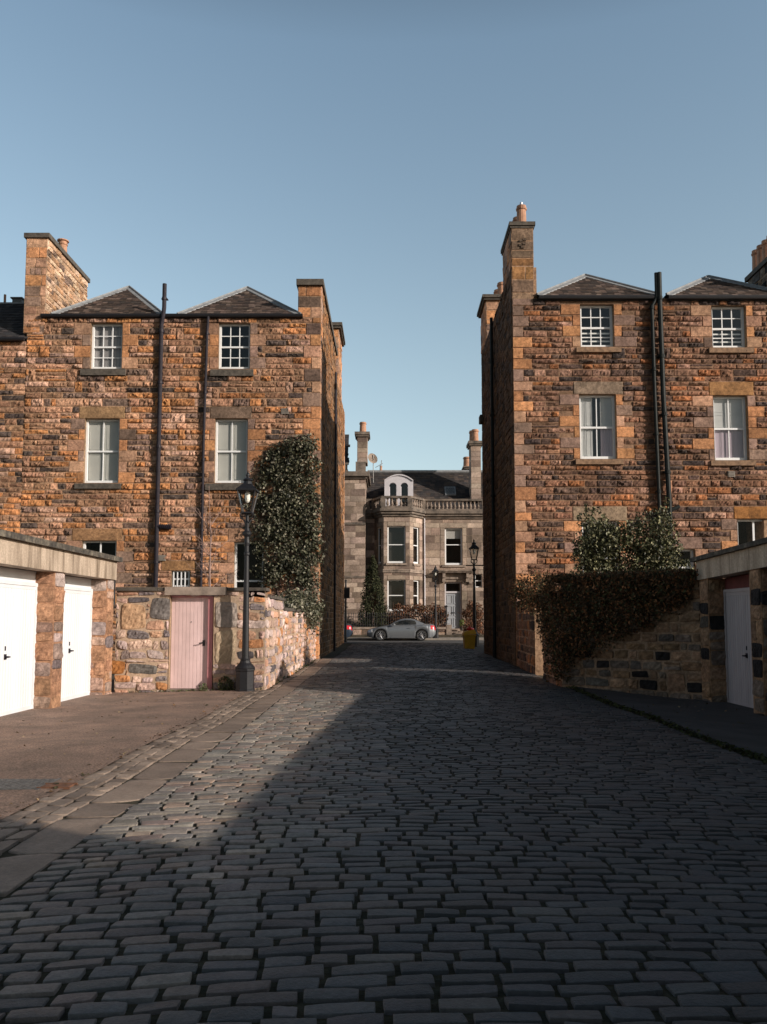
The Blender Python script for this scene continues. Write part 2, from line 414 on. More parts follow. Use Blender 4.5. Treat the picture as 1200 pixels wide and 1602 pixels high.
def masonry(mb, fr, u0, u1, v0, v1, pal, holes=(), blocks=(), req=(), h=(0.16, 0.24), ln=(0.25, 0.75), amp=0.035, cell=0.07,
            mortar=MORTAR, gap=0.008, doubles=0.05, reveal=0.3, warp=0.0, corner=None, back=True, dress=PAL_DRESS, tilt=0.012, splits=0.06):
    """corner: list of 'lo' / 'hi' ends that get alternating dressed quoins"""
    holes = list(holes)
    if back: backing(mb, fr, u0, u1, v0, v1, holes, mortar, reveal)
    req = list(req) + [x for hh in holes for x in hh[2:4]] + [x for b in blocks for x in b[2:4]]
    cs = make_courses(v0, v1, req, *h)
    bl = [tuple(b[:4]) for b in blocks]
    for b in blocks:
        c = b[4] if len(b) > 4 and b[4] is not None else pick(dress)
        stone(mb, fr, *b[:4], c, amp=0.006, base=0.018, cell=0.12, gap=0.004, tilt=0.002, dirt=False)
    occ = holes + bl
    if corner:
        i = 0; k = 0
        while i < len(cs) - 1:
            step = min(2 if cs[min(i + 2, len(cs) - 1)] - cs[i] < 0.62 else 1, len(cs) - 1 - i)
            a, b = cs[i], cs[i + step]
            for end in corner:
                L = (0.36 if k % 2 else 0.62) * rng.uniform(0.85, 1.12)
                r = (u0, u0 + L, a, b) if end == 'lo' else (u1 - L, u1, a, b)
                if any(min(r[1], o[1]) > max(r[0], o[0]) and min(r[3], o[3]) > max(r[2], o[2]) for o in occ): continue
                stone(mb, fr, *r, pick(dress), amp=0.008, base=0.022, cell=0.12, gap=0.004, tilt=0.002, dirt=False)
                occ.append(r)
            i += step; k += 1
    # odd stones two courses high
    nd = int(doubles * (u1 - u0) * (v1 - v0) / 0.1)
    for _ in range(nd):
        i = rng.integers(0, max(1, len(cs) - 2))
        if i + 2 >= len(cs) or cs[i + 2] - cs[i] > 0.6: continue
        L = rng.uniform(0.25, 0.55); a = rng.uniform(u0, max(u0 + 0.01, u1 - L))
        r = (a, a + L, cs[i], cs[i + 2])
        if any(min(r[1], o[1]) > max(r[0], o[0]) - 0.12 and min(r[3], o[3]) > max(r[2], o[2]) for o in occ): continue
        stone(mb, fr, *r, pick(pal), amp=amp, cell=cell, gap=gap, warp=warp, tilt=tilt)
        occ.append(r)
    for a, b in zip(cs[:-1], cs[1:]):
        for s, e in free_spans(u0, u1, a, b, occ):
            x = s
            while x < e - 1e-4:
                L = rng.uniform(*ln) if rng.random() > 0.15 else rng.uniform(ln[0] * 0.6, ln[0])
                if e - x - L < ln[0] * 0.6: L = e - x
                L = min(L, e - x)
                if rng.random() < splits and b - a > 0.17:
                    m = a + (b - a) * rng.uniform(0.4, 0.6)
                    stone(mb, fr, x, x + L, a, m, pick(pal), amp=amp * 0.8, cell=cell, gap=gap, warp=warp, tilt=tilt)
                    stone(mb, fr, x, x + L, m, b, pick(pal), amp=amp * 0.8, cell=cell, gap=gap, warp=warp, tilt=tilt)
                else:
                    stone(mb, fr, x, x + L, a, b, pick(pal), amp=amp * rng.uniform(0.6, 1.25), cell=cell, gap=gap, warp=warp, tilt=tilt)
                x += L
    return cs
def surround(hole, lintel=None, wl=(0.26, 0.5), wr=(0.26, 0.5), n=None, jambs=True, lcol=None):
    """dressed stones round an opening: alternating jamb blocks and a lintel"""
    a, b, c, d = hole
    out = []
    if lintel: out.append((lintel[0], lintel[1], d, lintel[2], lcol))
    if jambs:
        n = n or max(2, int(round((d - c) / 0.42)))
        for i in range(n):
            z0, z1 = c + (d - c) * i / n, c + (d - c) * (i + 1) / n
            L = wl[i % 2] * rng.uniform(0.9, 1.1); r = wr[(i + 1) % 2] * rng.uniform(0.9, 1.1)
            out.append((a - L, a, z0, z1, None)); out.append((b, b + r, z0, z1, None))
    return out

# ------------------------------------------------------------------ windows
def window(parent, fr, hole, cols=2, rows=(1, 1), meet=0.5, bar=0.03, back=None, back_d=-0.30, sill=None, sill_mat='dark_stone', fw=0.07, setb=0.13,
           extra_bars=False, frame_mat='white_paint', glass='glass', label=None):
    a, b, c, d = hole
    m = MB()
    s = -setb
    m.boxf(fr, a, a + fw, c, d, s - 0.09, s); m.boxf(fr, b - fw, b, c, d, s - 0.09, s)
    m.boxf(fr, a + fw, b - fw, d - fw * 0.8, d, s - 0.09, s - 0.002); m.boxf(fr, a + fw, b - fw, c, c + fw * 1.5, s - 0.09, s + 0.004)
    zm = c + (d - c) * meet
    m.boxf(fr, a + fw, b - fw, zm - 0.03, zm + 0.03, s - 0.075, s - 0.012)
    w = m.build('window', frame_mat, parent)
    if label: w['label'] = label
    g = MB()
    for z0, z1, r, dd in ((c + fw * 1.5, zm - 0.03, rows[0], s - 0.055), (zm + 0.03, d - fw * 0.8, rows[1], s - 0.035)):
        for i in range(1, cols):
            x = a + fw + (b - a - 2 * fw) * i / cols
            g.boxf(fr, x - bar / 2, x + bar / 2, z0, z1, dd - 0.02, dd + 0.012)
        for j in range(1, r):
            z = z0 + (z1 - z0) * j / r
            g.boxf(fr, a + fw, b - fw, z - bar / 2, z + bar / 2, dd - 0.02, dd + 0.010)
    if extra_bars:
        z0, z1 = c + fw * 1.5, zm - 0.03
        for f in (0.30, 0.78):
            z = z0 + (z1 - z0) * f
            g.boxf(fr, a + fw, b - fw, z - 0.022, z + 0.022, s - 0.13, s - 0.10)
    if g.n: g.build('glazing_bar', frame_mat, w)
    p = MB()
    for z0, z1, dd in ((c + fw * 1.5, zm, s - 0.06), (zm, d - fw * 0.8, s - 0.04)):
        p.add([fp(fr, a + fw, z0, dd), fp(fr, b - fw, z0, dd), fp(fr, b - fw, z1, dd), fp(fr, a + fw, z1, dd)], [(0, 1, 2, 3)])
    p.build('pane', glass, w)
    for bk in (back or []):
        nm, mat, ua, ub, za, zb, dd = bk
        k = MB()
        x0, x1 = a + (b - a) * ua, a + (b - a) * ub
        n = 14
        xs = np.linspace(x0, x1, n)
        wav = 0.012 * np.sin(np.arange(n) * 1.9) if 'curtain' in nm else np.zeros(n)
        z0, z1 = c + (d - c) * za, c + (d - c) * zb
        V = [fp(fr, x, z, dd + q) for z in (z0, z1) for x, q in zip(xs, wav)]
        k.add(V, [(i, i + 1, n + i + 1, n + i) for i in range(n - 1)])
        if 'shutter' in nm:
            for f in (0.5,):
                xx = x0 + (x1 - x0) * f
                k.boxf(fr, xx - 0.012, xx + 0.012, z0, z1, dd, dd + 0.012)
            for (ga, gb) in ((0.08, 0.42), (0.58, 0.92)):
                for (ha, hb) in ((0.06, 0.46), (0.54, 0.94)):
                    pa, pb, pc, pd = x0 + (x1 - x0) * ga, x0 + (x1 - x0) * gb, z0 + (z1 - z0) * ha, z0 + (z1 - z0) * hb
                    for q in ((pa, pb, pc, pc + 0.02), (pa, pb, pd - 0.02, pd), (pa, pa + 0.02, pc, pd), (pb - 0.02, pb, pc, pd)):
                        k.boxf(fr, *q, dd, dd + 0.01)
        k.build(nm, mat, w)
    # dark room behind
    rm = MB()
    e = 0.15
    for q in ([(a - e, c - e), (b + e, c - e), (b + e, d + e), (a - e, d + e)],):
        rm.add([fp(fr, u, v, -1.3) for u, v in q], [(0, 1, 2, 3)])
    P = [fp(fr, u, v, z) for z in (-0.31, -1.3) for u, v in ((a - e, c - e), (b + e, c - e), (b + e, d + e), (a - e, d + e))]
    rm.add(P, [(i, (i + 1) % 4, 4 + (i + 1) % 4, 4 + i) for i in range(4)])
    rm.build('room_interior', 'room_dark', w)
    if sill:
        k = MB(); k.boxf(fr, sill[0], sill[1], sill[2], sill[3], -0.22, 0.10); k.build('sill', sill_mat, w)
    return w

def drainpipe(parent, pts, r, mat='pipe_paint', collars=(), name='drainpipe', label=None):
    m = MB(); m.tube(pts, r, 10)
    for z in collars:
        # find the point on the path at that height
        for p, q in zip(pts[:-1], pts[1:]):
            if min(p[2], q[2]) <= z <= max(p[2], q[2]) and p[2] != q[2]:
                f = (z - p[2]) / (q[2] - p[2]); x, y = p[0] + (q[0] - p[0]) * f, p[1] + (q[1] - p[1]) * f
                m.lathe((x, y, z), [(r * 1.05, -0.06), (r * 1.22, -0.05), (r * 1.22, 0.05), (r * 1.05, 0.06)], 10)
                m.box(x - r * 1.5, x + r * 1.5, y, y + r + 0.07, z - 0.015, z + 0.015)
                break
    o = m.build(name, mat, parent, smooth=False)
    if label: o['label'] = label
    return o

def chimney_pot(parent, x, y, z, h=0.6, r=0.15, cowl=False, mat='terracotta'):
    m = MB(); m.lathe((x, y, z), [(r * 1.15, 0), (r * 1.15, 0.06), (r, 0.08), (r * 0.9, h * 0.8), (r * 1.05, h * 0.82), (r * 1.1, h * 0.88), (r * 0.95, h * 0.9), (r * 0.95, h)] +
                          ([(r * 1.3, h + 0.02), (r * 1.3, h + 0.06), (r * 0.5, h + 0.12)] if cowl else [(r * 0.75, h), (r * 0.75, h - 0.1)]), 14)
    return m.build('chimney_pot', mat, parent, smooth=False)

PAL_SLATE = [(3, (0.09, 0.064, 0.053)), (2, (0.13, 0.092, 0.075)), (2, (0.06, 0.047, 0.042)), (1.2, (0.19, 0.14, 0.115))]
def slates(mb, fr, poly, pal=PAL_SLATE, h=0.17, w=(0.16, 0.26)):
    """overlapping slates inside a polygon given in the slope's own u, v"""
    us = [p[0] for p in poly]; vs = [p[1] for p in poly]
    P = [fp(fr, u, v, -0.005) for u, v in poly]
    if len(poly) == 3: mb.add(P, tris=[(0, 1, 2)], col=(0.06, 0.05, 0.045))
    else: mb.add(P, [(0, 1, 2, 3)], col=(0.06, 0.05, 0.045))
    def inside(u, v):
        n = len(poly); s = True
        for i in range(n):
            a, b = poly[i], poly[(i + 1) % n]
            if (b[0] - a[0]) * (v - a[1]) - (b[1] - a[1]) * (u - a[0]) < -1e-6: s = False
        return s
    v = min(vs)
    while v < max(vs):
        u = min(us) - rng.uniform(0, 0.2)
        hh = h * rng.uniform(0.85, 1.1)
        while u < max(us):
            L = rng.uniform(*w)
            if inside(u + L / 2, v + hh / 2):
                c = pick(pal)
                t = rng.uniform(0.008, 0.02)
                V = [fp(fr, u + 0.004, v - 0.01, t + 0.012), fp(fr, u + L - 0.004, v - 0.01 + rng.uniform(-.012, .012), t + 0.012), fp(fr, u + L - 0.004, v + hh, 0.004), fp(fr, u + 0.004, v + hh, 0.004),
                     fp(fr, u + 0.004, v - 0.01, -0.004), fp(fr, u + L - 0.004, v - 0.01, -0.004)]
                mb.add(V, [(0, 1, 2, 3), (4, 5, 1, 0)], col=c)
            u += L
        v += hh

def hip_roof(parent, x0, x1, y0, ze, xr, yr, zr, yb, flash_w=0.15):
    """one bay of a double-pitch roof: hipped front, ridge running back"""
    m = MB()
    A, B, C_, D, E = np.array((x0, y0, ze)), np.array((x1, y0, ze)), np.array((xr, yr, zr)), np.array((x1, yb, ze)), np.array((x0, yb, ze))
    Fb = np.array((xr, yb, zr))
    vdir = np.array((0, yr - y0, zr - ze)); vl = np.linalg.norm(vdir)
    fr = frame3(A, (1, 0, 0), vdir)
    slates(m, fr, [(0, 0), (x1 - x0, 0), (xr - x0, vl)])
    for (P, Q, S) in ((B, D, (Fb, C_)), (E, A, (C_, Fb))):
        m.add([P, Q, S[0], S[1]], [(0, 1, 2, 3)], col=(0.085, 0.07, 0.062))
    r = m.build('roof', 'slate', parent)
    f = MB()
    for P, Q in ((A, C_), (B, C_), (C_, Fb)):
        d = Q - P; L = np.linalg.norm(d); d = d / L
        up = np.array((0, 0, 1.0)); sd = np.cross(d, up); sd /= np.linalg.norm(sd); nn = np.cross(sd, d)
        O = P
        # a folded lead roll over the hip
        for sgn in (-1, 1):
            w = sd * sgn * flash_w - nn * flash_w * 0.55
            a, b = O + nn * 0.045, O + d * L + nn * 0.045
            f.add([a, b, b + w, a + w], [(0, 1, 2, 3) if sgn < 0 else (3, 2, 1, 0)])
            f.add([a + w, b + w, b + w - nn * 0.03, a + w - nn * 0.03], [(0, 1, 2, 3)])
        f.tube([O + nn * 0.055, O + d * L + nn * 0.055], 0.035, 6)
    f.build('ridge_flashing', 'lead', r)
    return r

# ==================================================================== THE GROUND
g = MB()
xs = np.array([-500, -150, -60, -40] + list(np.arange(-30, 31, 2.0)) + [40, 60, 150, 500.0])
ys = np.array([-500, -150, -60, -40] + list(np.arange(-30, 91, 2.0)) + [110, 150, 250, 500.0])
def zg(x, y): return 0.22 * np.clip((y - 18) / 30, 0, 1) - 0.26
sheet(g, xs, ys, 0, zf=zg)
tag(g.build('ground', 'earth'), kind='structure')

RX0, RX1, RY0, RY1 = -2.0, 3.78, -4.0, 46.0
b = MB(); sheet(b, np.linspace(-2.9, 4.1, 57), np.linspace(RY0, RY1, 320), -0.013)
tag(b.build('road_bed', 'bed', smooth=True), kind='structure')

def sett(mb, x, y, w, h, ang, col, nu, nv, H=0.06, zoff=0.0, dome=0.005, rk=0.32):
    """one worn granite sett: rounded outline, domed top, sides running down into the joint"""
    s = np.concatenate([[-1, -0.985], np.linspace(-0.93, 0.93, nu), [0.985, 1]]); t = np.concatenate([[-1, -0.965], np.linspace(-0.86, 0.86, nv), [0.965, 1]])
    S, T = np.meshgrid(s, t)
    rc = 0.10 * rk * (np.abs(S) ** 6) * (np.abs(T) ** 6)
    U = S * w / 2 * (1 - rc * 0.8) + 0.016 * T * w * rng.uniform(-1, 1); V = T * h / 2 * (1 - rc * 1.6) + h * 0.05 * S * rng.uniform(-1, 1) + h * 0.05 * (1 - S * S) * rng.uniform(-1, 1)
    U = U * (1 + 0.035 * rng.uniform(-1, 1) * T); V = V * (1 + 0.09 * rng.uniform(-1, 1) * S) * (1 - 0.10 * np.abs(S) ** 5 * rng.uniform(0, 1.6))
    Z = dome * (1 - 0.35 * S ** 6) * (1 - 0.6 * T ** 6) + rng.uniform(-0.0012, 0.0012, S.shape) + rng.uniform(-0.004, 0.004) * S + rng.uniform(-0.004, 0.004) * T + zoff
    Z[0, :] = Z[-1, :] = -H; Z[:, 0] = Z[:, -1] = -H
    ca, sa = math.cos(ang), math.sin(ang)
    X = x + U * ca - V * sa; Y = y + U * sa + V * ca
    P = np.stack([X, Y, zt(x, y) + (zt(X, Y) - zt(x, y)) * 0.8 + Z], -1).reshape(-1, 3)
    n = len(s)
    J, I = np.meshgrid(np.arange(len(t) - 1), np.arange(n - 1), indexing='ij'); i0 = (J * n + I).ravel()
    C = np.tile(col, (len(P), 1)) * np.where(Z.reshape(-1) < -0.02, 0.12, 1.0)[:, None]
    mb.add(P, np.stack([i0, i0 + 1, i0 + n + 1, i0 + n], 1), col=C)
PAL_SETT = [(4, (0.070, 0.071, 0.074)), (2.5, (0.085, 0.083, 0.083)), (2, (0.074, 0.064, 0.064)), (1.4, (0.095, 0.079, 0.073)), (1.5, (0.053, 0.056, 0.061)), (0.5, (0.13, 0.115, 0.105))]
# sunlight painted into the sett colour: paler, warmer westward, fading into the shadows
lit_tone = lambda x, y: float(sstep((0.5 - x) / 1.7) * (0.35 + 0.65 * sstep((y - 3.2) / 2.5)) * (1 - 0.6 * sstep((y - 17) / 4)))
rd = MB()
yk = -1.0; row = 0; drift = 0.0
while yk < RY1:
    hrow = rng.uniform(0.100, 0.116)
    drift += rng.uniform(-0.006, 0.006)
    ph = rng.uniform(0, 6.28)
    x = RX0 + rng.uniform(-0.02, 0.03); 
    while x < RX1 - 0.06:
        L = rng.uniform(0.165, 0.285) if rng.random() > 0.06 else rng.uniform(0.11, 0.17)
        if RX1 - x - L < 0.10: L = RX1 - x
        gp = rng.uniform(0.014, 0.036); gy = rng.uniform(0.014, 0.022)
        xc = x + L / 2
        yc = yk + 0.045 * math.sin(0.9 * xc + drift * 3 + 0.03 * row) + 0.03 * (xc - 0.9) + 0.004 * math.sin(3.1 * xc + ph)
        sl = 0.045 * 0.9 * math.cos(0.9 * xc + drift * 3 + 0.03 * row) + 0.03
        near = yc < 9
        c = pick(PAL_SETT) * (1.0 + 0.12 * math.sin(0.8 * xc + 0.3 * yc))
        sett(rd, xc, yc, L - gp, hrow - gy, sl + rng.uniform(-0.016, 0.016), c * (0.72 + lit_tone(xc, yc) * 2.3) * (1 + np.array((0.14, 0, -0.16)) * lit_tone(xc, yc)), 6 if near else 3, 4 if near else 2, zoff=rng.uniform(-0.003, 0.003))
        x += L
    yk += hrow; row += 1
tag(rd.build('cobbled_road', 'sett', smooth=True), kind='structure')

# flat channel stones along the western side, then two and a half rows of setts laid lengthwise
ch = MB(); y = -1.0
while y < 29.2:
    L = rng.uniform(0.5, 1.15)
    sett(ch, -2.20, y + L / 2, 0.375, L - 0.014, rng.uniform(-0.006, 0.006), np.array((0.27, 0.205, 0.16)) * rng.uniform(0.75, 1.15), 5, 9, dome=0.003, rk=0.12, zoff=-0.006)
    y += L
tag(ch.build('channel_stones', 'sett', smooth=True), kind='structure')
bd = MB()
for xr in (-2.47, -2.61, -2.75):
    y = -1.0
    while y < (17.6 if xr < -2.5 else 29.2):
        L = rng.uniform(0.16, 0.30)
        sett(bd, xr + rng.uniform(-0.012, 0.012), y + L / 2, 0.125, L - 0.018, rng.uniform(-0.05, 0.05), np.array((0.27, 0.205, 0.16)) * rng.uniform(0.6, 1.3), 3, 4, zoff=rng.uniform(-0.004, 0.008))
        y += L
tag(bd.build('sett_border', 'sett', smooth=True), kind='structure')

f1 = MB(); sheet(f1, np.concatenate([[-12], np.linspace(-8, -2.80, 24)]), np.linspace(-4, 17.9, 60), 0.012)
tag(f1.build('forecourt', 'tarmac', smooth=True), kind='structure')
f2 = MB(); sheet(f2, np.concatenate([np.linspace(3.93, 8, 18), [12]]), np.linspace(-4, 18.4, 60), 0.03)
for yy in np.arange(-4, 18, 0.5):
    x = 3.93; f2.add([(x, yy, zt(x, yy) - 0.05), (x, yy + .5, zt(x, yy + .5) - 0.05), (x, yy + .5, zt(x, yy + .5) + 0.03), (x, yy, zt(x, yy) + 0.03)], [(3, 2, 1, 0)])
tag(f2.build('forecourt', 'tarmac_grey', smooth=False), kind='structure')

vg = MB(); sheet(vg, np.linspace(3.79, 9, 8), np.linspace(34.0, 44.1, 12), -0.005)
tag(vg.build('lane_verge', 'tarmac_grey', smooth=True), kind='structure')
# the street across the end, its kerb and far pavement
st = MB(); sheet(st, np.linspace(-45, 45, 20), [44.0, 46.5, 49, 51.2], 0.0, zf=lambda x, y: 0 * x + 0.222)
tag(st.build('street', 'asphalt'), kind='structure')
pv = MB(); pv.box(-45, 45, 51.15, 51.35, 0.1, 0.335); pv.box(-45, 45, 51.353, 53.7, 0.1, 0.331)
tag(pv.build('pavement', 'paving'), kind='structure')
gd = MB(); gd.box(-45, 45, 53.7, 58.5, 0.0, 0.50)
tag(gd.build('garden_ground', 'earth'), kind='structure')

# ==================================================================== WESTERN HOUSE (left of the lane)
YL = 29.4
def LX(px, py=700): return at(px, py, YL)[0]
def LZ(py, px=300): return at(px, py, YL)[1]
def lrect(x0, x1, ytop, ybot):
    ym = (ytop + ybot) / 2
    return (LX(x0, ym), LX(x1, ym), LZ(ybot), LZ(ytop))
def frect(fx, fz, x0, x1, ytop, ybot): 
    ym = (ytop + ybot) / 2
    return (fx(x0, ym), fx(x1, ym), fz(ybot), fz(ytop))
XLE, XLW = -2.50, LX(36)
ZLE = LZ(496)
house = empty('stone_house', (-7.5, YL, 0.05), 'rusty orange rubble house on the lane with ivy climbing its corner and two slate hips', 'house')
frL = frame3((0, YL, 0), (1, 0, 0))
hW1 = lrect(142, 191, 505.5, 577); hW2 = lrect(342, 391, 505.5, 577)
hW3 = lrect(132, 186, 655, 755.5); hW4 = lrect(336, 387, 655, 755.5)
hW5 = lrect(127, 181, 846, 946); hW6 = lrect(366, 412, 848, 946)
hW7 = lrect(268, 298, 893, 918)
holes = [hW1, hW2, hW3, hW4, hW5, hW6, hW7]
bl = []
bl += surround(hW1, None, (0.30, 0.62), (0.28, 0.55), 4) + surround(hW2, None, (0.30, 0.62), (0.28, 0.6), 4)
zl = LZ(636)
bl += surround(hW3, (LX(124, 645), LX(196, 645), zl), (0.22, 0.55), (0.28, 0.62), 6, lcol=np.array((0.40, 0.25, 0.135)))
bl += surround(hW4, (LX(329, 645), LX(394, 645), zl), (0.2, 0.5), (0.25, 0.6), 6, lcol=np.array((0.25, 0.175, 0.13)))
zl = LZ(827)
bl += surround(hW5, (LX(113, 836), LX(192, 836), zl), (0.25, 0.5), (0.3, 0.6), 6, lcol=np.array((0.44, 0.25, 0.13)))
bl += surround(hW6, (LX(357, 836), LX(420, 836), zl), (0.25, 0.5), (0.3, 0.6), 6)
bl.append((hW7[0] - 0.35, hW7[1] + 0.2, hW7[3], hW7[3] + 0.36, np.array((0.38, 0.21, 0.10))))
w = MB()
masonry(w, frL, XLW, XLE, -0.2, ZLE - 0.02, PAL_ORANGE, holes, bl, h=(0.155, 0.235), ln=(0.28, 0.98), amp=0.060, cell=0.06, corner=['hi'], doubles=0.045, gap=0.011, splits=0.03)
for hh in (hW1, hW2, hW3, hW4): soot(w, (hh[0] - 0.25, hh[1] + 0.25), hh[2] - 0.2, 1.3, 0.5, YL)
soot(w, (XLW, XLE), ZLE, 1.1, 0.35, YL); soot(w, (XLW, XLE), 3.4, 3.2, -0.05, YL)
for xs0 in (LX(250, 700), LX(321, 700)): soot(w, (xs0 - 0.3, xs0 + 0.25), ZLE, 12, 0.22, YL)
# flank facing the lane
frS = frame3((XLE, YL, 0), (0, 1, 0))
YLB = 45.0
ZCAP = LZ(447, 485)
masonry(w, frS, 0.0, 8.0, -0.2, ZCAP, PAL_FLANK, h=(0.18, 0.25), ln=(0.3, 0.8), amp=0.035, cell=0.11, corner=['lo'], doubles=0.02)
masonry(w, frS, 8.0, YLB - YL, -0.2, ZLE + 0.3, PAL_FLANK, h=(0.18, 0.25), ln=(0.3, 0.8), amp=0.035, cell=0.14, corner=['hi'], doubles=0.02)
w.box(XLW, XLE - 0.01, YLB - 0.3, YLB - 0.02, -0.2, ZLE, MORTAR); w.box(XLW, XLW + 0.3, YL + 0.05, YLB, -0.2, ZLE, MORTAR)
w.build('wall', 'rubble', house)
def shut(mat='shutter'): return [('shutter', mat, 0.0, 1.0, 0.0, 1.0, -0.235)]
window(house, frL, hW1, 3, (2, 2), back=[('curtain', 'curtain', 0, 1, 0, 1, -0.25)], sill=(LX(127, 582), LX(197, 582), LZ(588), LZ(578)))
window(house, frL, hW2, 3, (2, 2), sill=(LX(330, 582), LX(397, 582), LZ(589), LZ(579)))
window(house, frL, hW3, 2, (1, 1), back=shut(), sill=(LX(118, 760), LX(190, 760), LZ(765), LZ(757)))
window(house, frL, hW4, 2, (1, 1), back=shut(), sill=(LX(322, 760), LX(392, 760), LZ(767), LZ(757)))
window(house, frL, hW5, 2, (1, 1), bar=0.05, glass='dark_glass')
window(house, frL, hW6, 1, (1, 1), meet=0.38, glass='dark_glass')
wb = window(house, frL, hW7, 1, (1, 1), meet=0.5, fw=0.04, setb=0.16, label='small barred window near ground level')
k = MB()
for i in range(5):
    u = hW7[0] + (hW7[1] - hW7[0]) * (i + 0.5) / 5
    k.boxf(frL, u - 0.018, u + 0.018, hW7[2], hW7[3], -0.08, -0.045)
k.build('window_bar', 'white_paint', wb)
# eaves gutter, pipes
m = MB()
gx0, gx1 = LX(66, 492), LX(474, 492)
m.tube([(gx0, YL - 0.10, ZLE + 0.02), (gx1, YL - 0.10, ZLE + 0.02)], 0.075, 8)
m.boxf(frL, gx0, gx1, ZLE - 0.06, ZLE + 0.02, -0.05, 0.06)
m.build('gutter', 'black_iron', house)
zb = 0.0
xa = LX(250, 700)
drainpipe(house, [(xa + 0.09, YL - 0.16, LZ(447)), (xa + 0.09, YL - 0.16, LZ(484)), (xa + 0.06, YL - 0.16, LZ(497)), (xa, YL - 0.13, LZ(510)), (xa, YL - 0.13, zb)], 0.075,
          collars=[LZ(470), LZ(520), LZ(600), LZ(700), LZ(800), LZ(880)], label='soil pipe rising above the gutter between the two slate hips')
m = MB(); m.tube([(xa, YL - 0.13, LZ(824)), (xa + 0.5, YL - 0.13, LZ(826))], 0.075, 8)
for i in range(6): m.tube([(xa + 0.12 + i * 0.07, YL - 0.13, LZ(824.5)), (xa + 0.15 + i * 0.07, YL - 0.13, LZ(824.5))], 0.09, 8)
m.build('branch_pipe', 'pipe_paint', house)
xb = LX(322, 700)
drainpipe(house, [(xb + 0.03, YL - 0.12, ZLE - 0.02), (xb, YL - 0.11, LZ(520)), (xb - 0.06, YL - 0.11, LZ(690)), (xb - 0.06, YL - 0.11, zb)], 0.05,
          collars=[LZ(523), LZ(615), LZ(720), LZ(830)], label='thin rainwater pipe beside the upper windows')
for (px, py, nm) in ((446, 644, 'vent'), (253.5, 873, 'vent')):
    r = lrect(px - 6, px + 6, py - 4.5, py + 4.5); m = MB()
    m.boxf(frL, *r, 0.0, 0.055)
    for i in range(5):
        z = r[2] + (r[3] - r[2]) * (i + 0.5) / 5
        m.boxf(frL, r[0] + 0.02, r[1] - 0.02, z - 0.012, z + 0.008, 0.055, 0.07)
    m.build('vent', 'paving', house)
# the two slate hips
def lroof(px0, px1, pyE, pxr, pyr, yr):
    x0, x1 = LX(px0, pyE), LX(px1, pyE)
    xr, zr = at(pxr, pyr, yr)
    hip_roof(house, x0, x1, YL - 0.06, ZLE + 0.06, xr, yr, zr, YLB - 1)
lroof(82, 256, 491, 202, 450, 31.9)
lroof(279, 470, 493, 387, 451, 31.6)
m = MB()   # lead valley and flashings
xv0, xv1 = LX(250, 490), LX(285, 490)
m.box(xv0, xv1, YL, YL + 3.0, ZLE + 0.05, ZLE + 0.12); m.build('flashing', 'lead', house); m = MB()
a = LX(66, 490); b_ = LX(100, 490)
m.quad((a, YL - 0.02, ZLE + 0.09), (b_, YL - 0.02, ZLE + 0.09), (b_, YL + 1.6, ZLE + 0.35), (a, YL + 1.6, ZLE + 1.0)); m.build('flashing', 'lead', house); m = MB()
a = LX(452, 490); b_ = LX(468, 490)
m.quad((a, YL - 0.02, ZLE + 0.09), (b_, YL - 0.02, ZLE + 0.09), (b_, YL + 1.2, ZLE + 0.55), (a, YL + 1.2, ZLE + 0.25))
m.build('flashing', 'lead', house)
# party-wall chimney on the west
x0, x1 = LX(40, 430), LX(73, 430)
zc0, zc1 = ZLE - 0.6, LZ(373, 56)
ck = MB()
frc = frame3((x0, YL - 0.02, 0), (1, 0, 0))
masonry(ck, frc, 0, x1 - x0, zc0, zc1, PAL_DRESS, h=(0.3, 0.42), ln=(0.25, 0.75), amp=0.012, cell=0.1, doubles=0)
frc2 = frame3((x1, YL - 0.02, 0), (0, 1, 0))
masonry(ck, frc2, 0, 4.0, zc0, zc1, [(2, (0.66, 0.48, 0.34)), (2, (0.60, 0.40, 0.26)), (1, (0.48, 0.29, 0.17)), (0.6, (0.20, 0.14, 0.11))], h=(0.16, 0.24), ln=(0.25, 0.6), amp=0.05, cell=0.06, mortar=(0.66, 0.50, 0.38))
ck.box(x0, x0 + 0.05, YL, YL + 3.98, zc0, zc1, MORTAR); ck.box(x0, x1, YL + 3.9, YL + 3.98, zc0, zc1, MORTAR)
c1 = ck.build('chimney', 'rubble', house)
m = MB(); m.box(x0 - 0.07, x1 + 0.09, YL - 0.10, YL + 4.06, zc1, zc1 + 0.17); m.build('chimney_cap', 'dark_stone', c1)
chimney_pot(c1, (x0 + x1) / 2 + 0.05, 31.6, zc1 + 0.17, 0.72, 0.17, True)
# gable stack at the lane corner
x0 = LX(466.5, 460)
ck = MB()
frc = frame3((x0, YL - 0.003, 0), (1, 0, 0))
masonry(ck, frc, 0, XLE - x0, ZLE - 0.02, ZCAP, PAL_DRESS, h=(0.3, 0.42), ln=(0.4, 0.9), amp=0.01, cell=0.12, doubles=0)
ck.box(x0, x0 + 0.04, YL, YL + 8.0, ZLE, ZCAP, MORTAR); ck.box(x0, XLE - 0.02, YL + 7.9, YL + 7.98, ZLE, ZCAP, MORTAR)
c2 = ck.build('chimney', 'rubble', house)
m = MB(); m.box(x0 - 0.06, XLE + 0.09, YL - 0.10, YL + 8.08, ZCAP, ZCAP + 0.22); m.build('chimney_cap', 'dark_stone', c2)
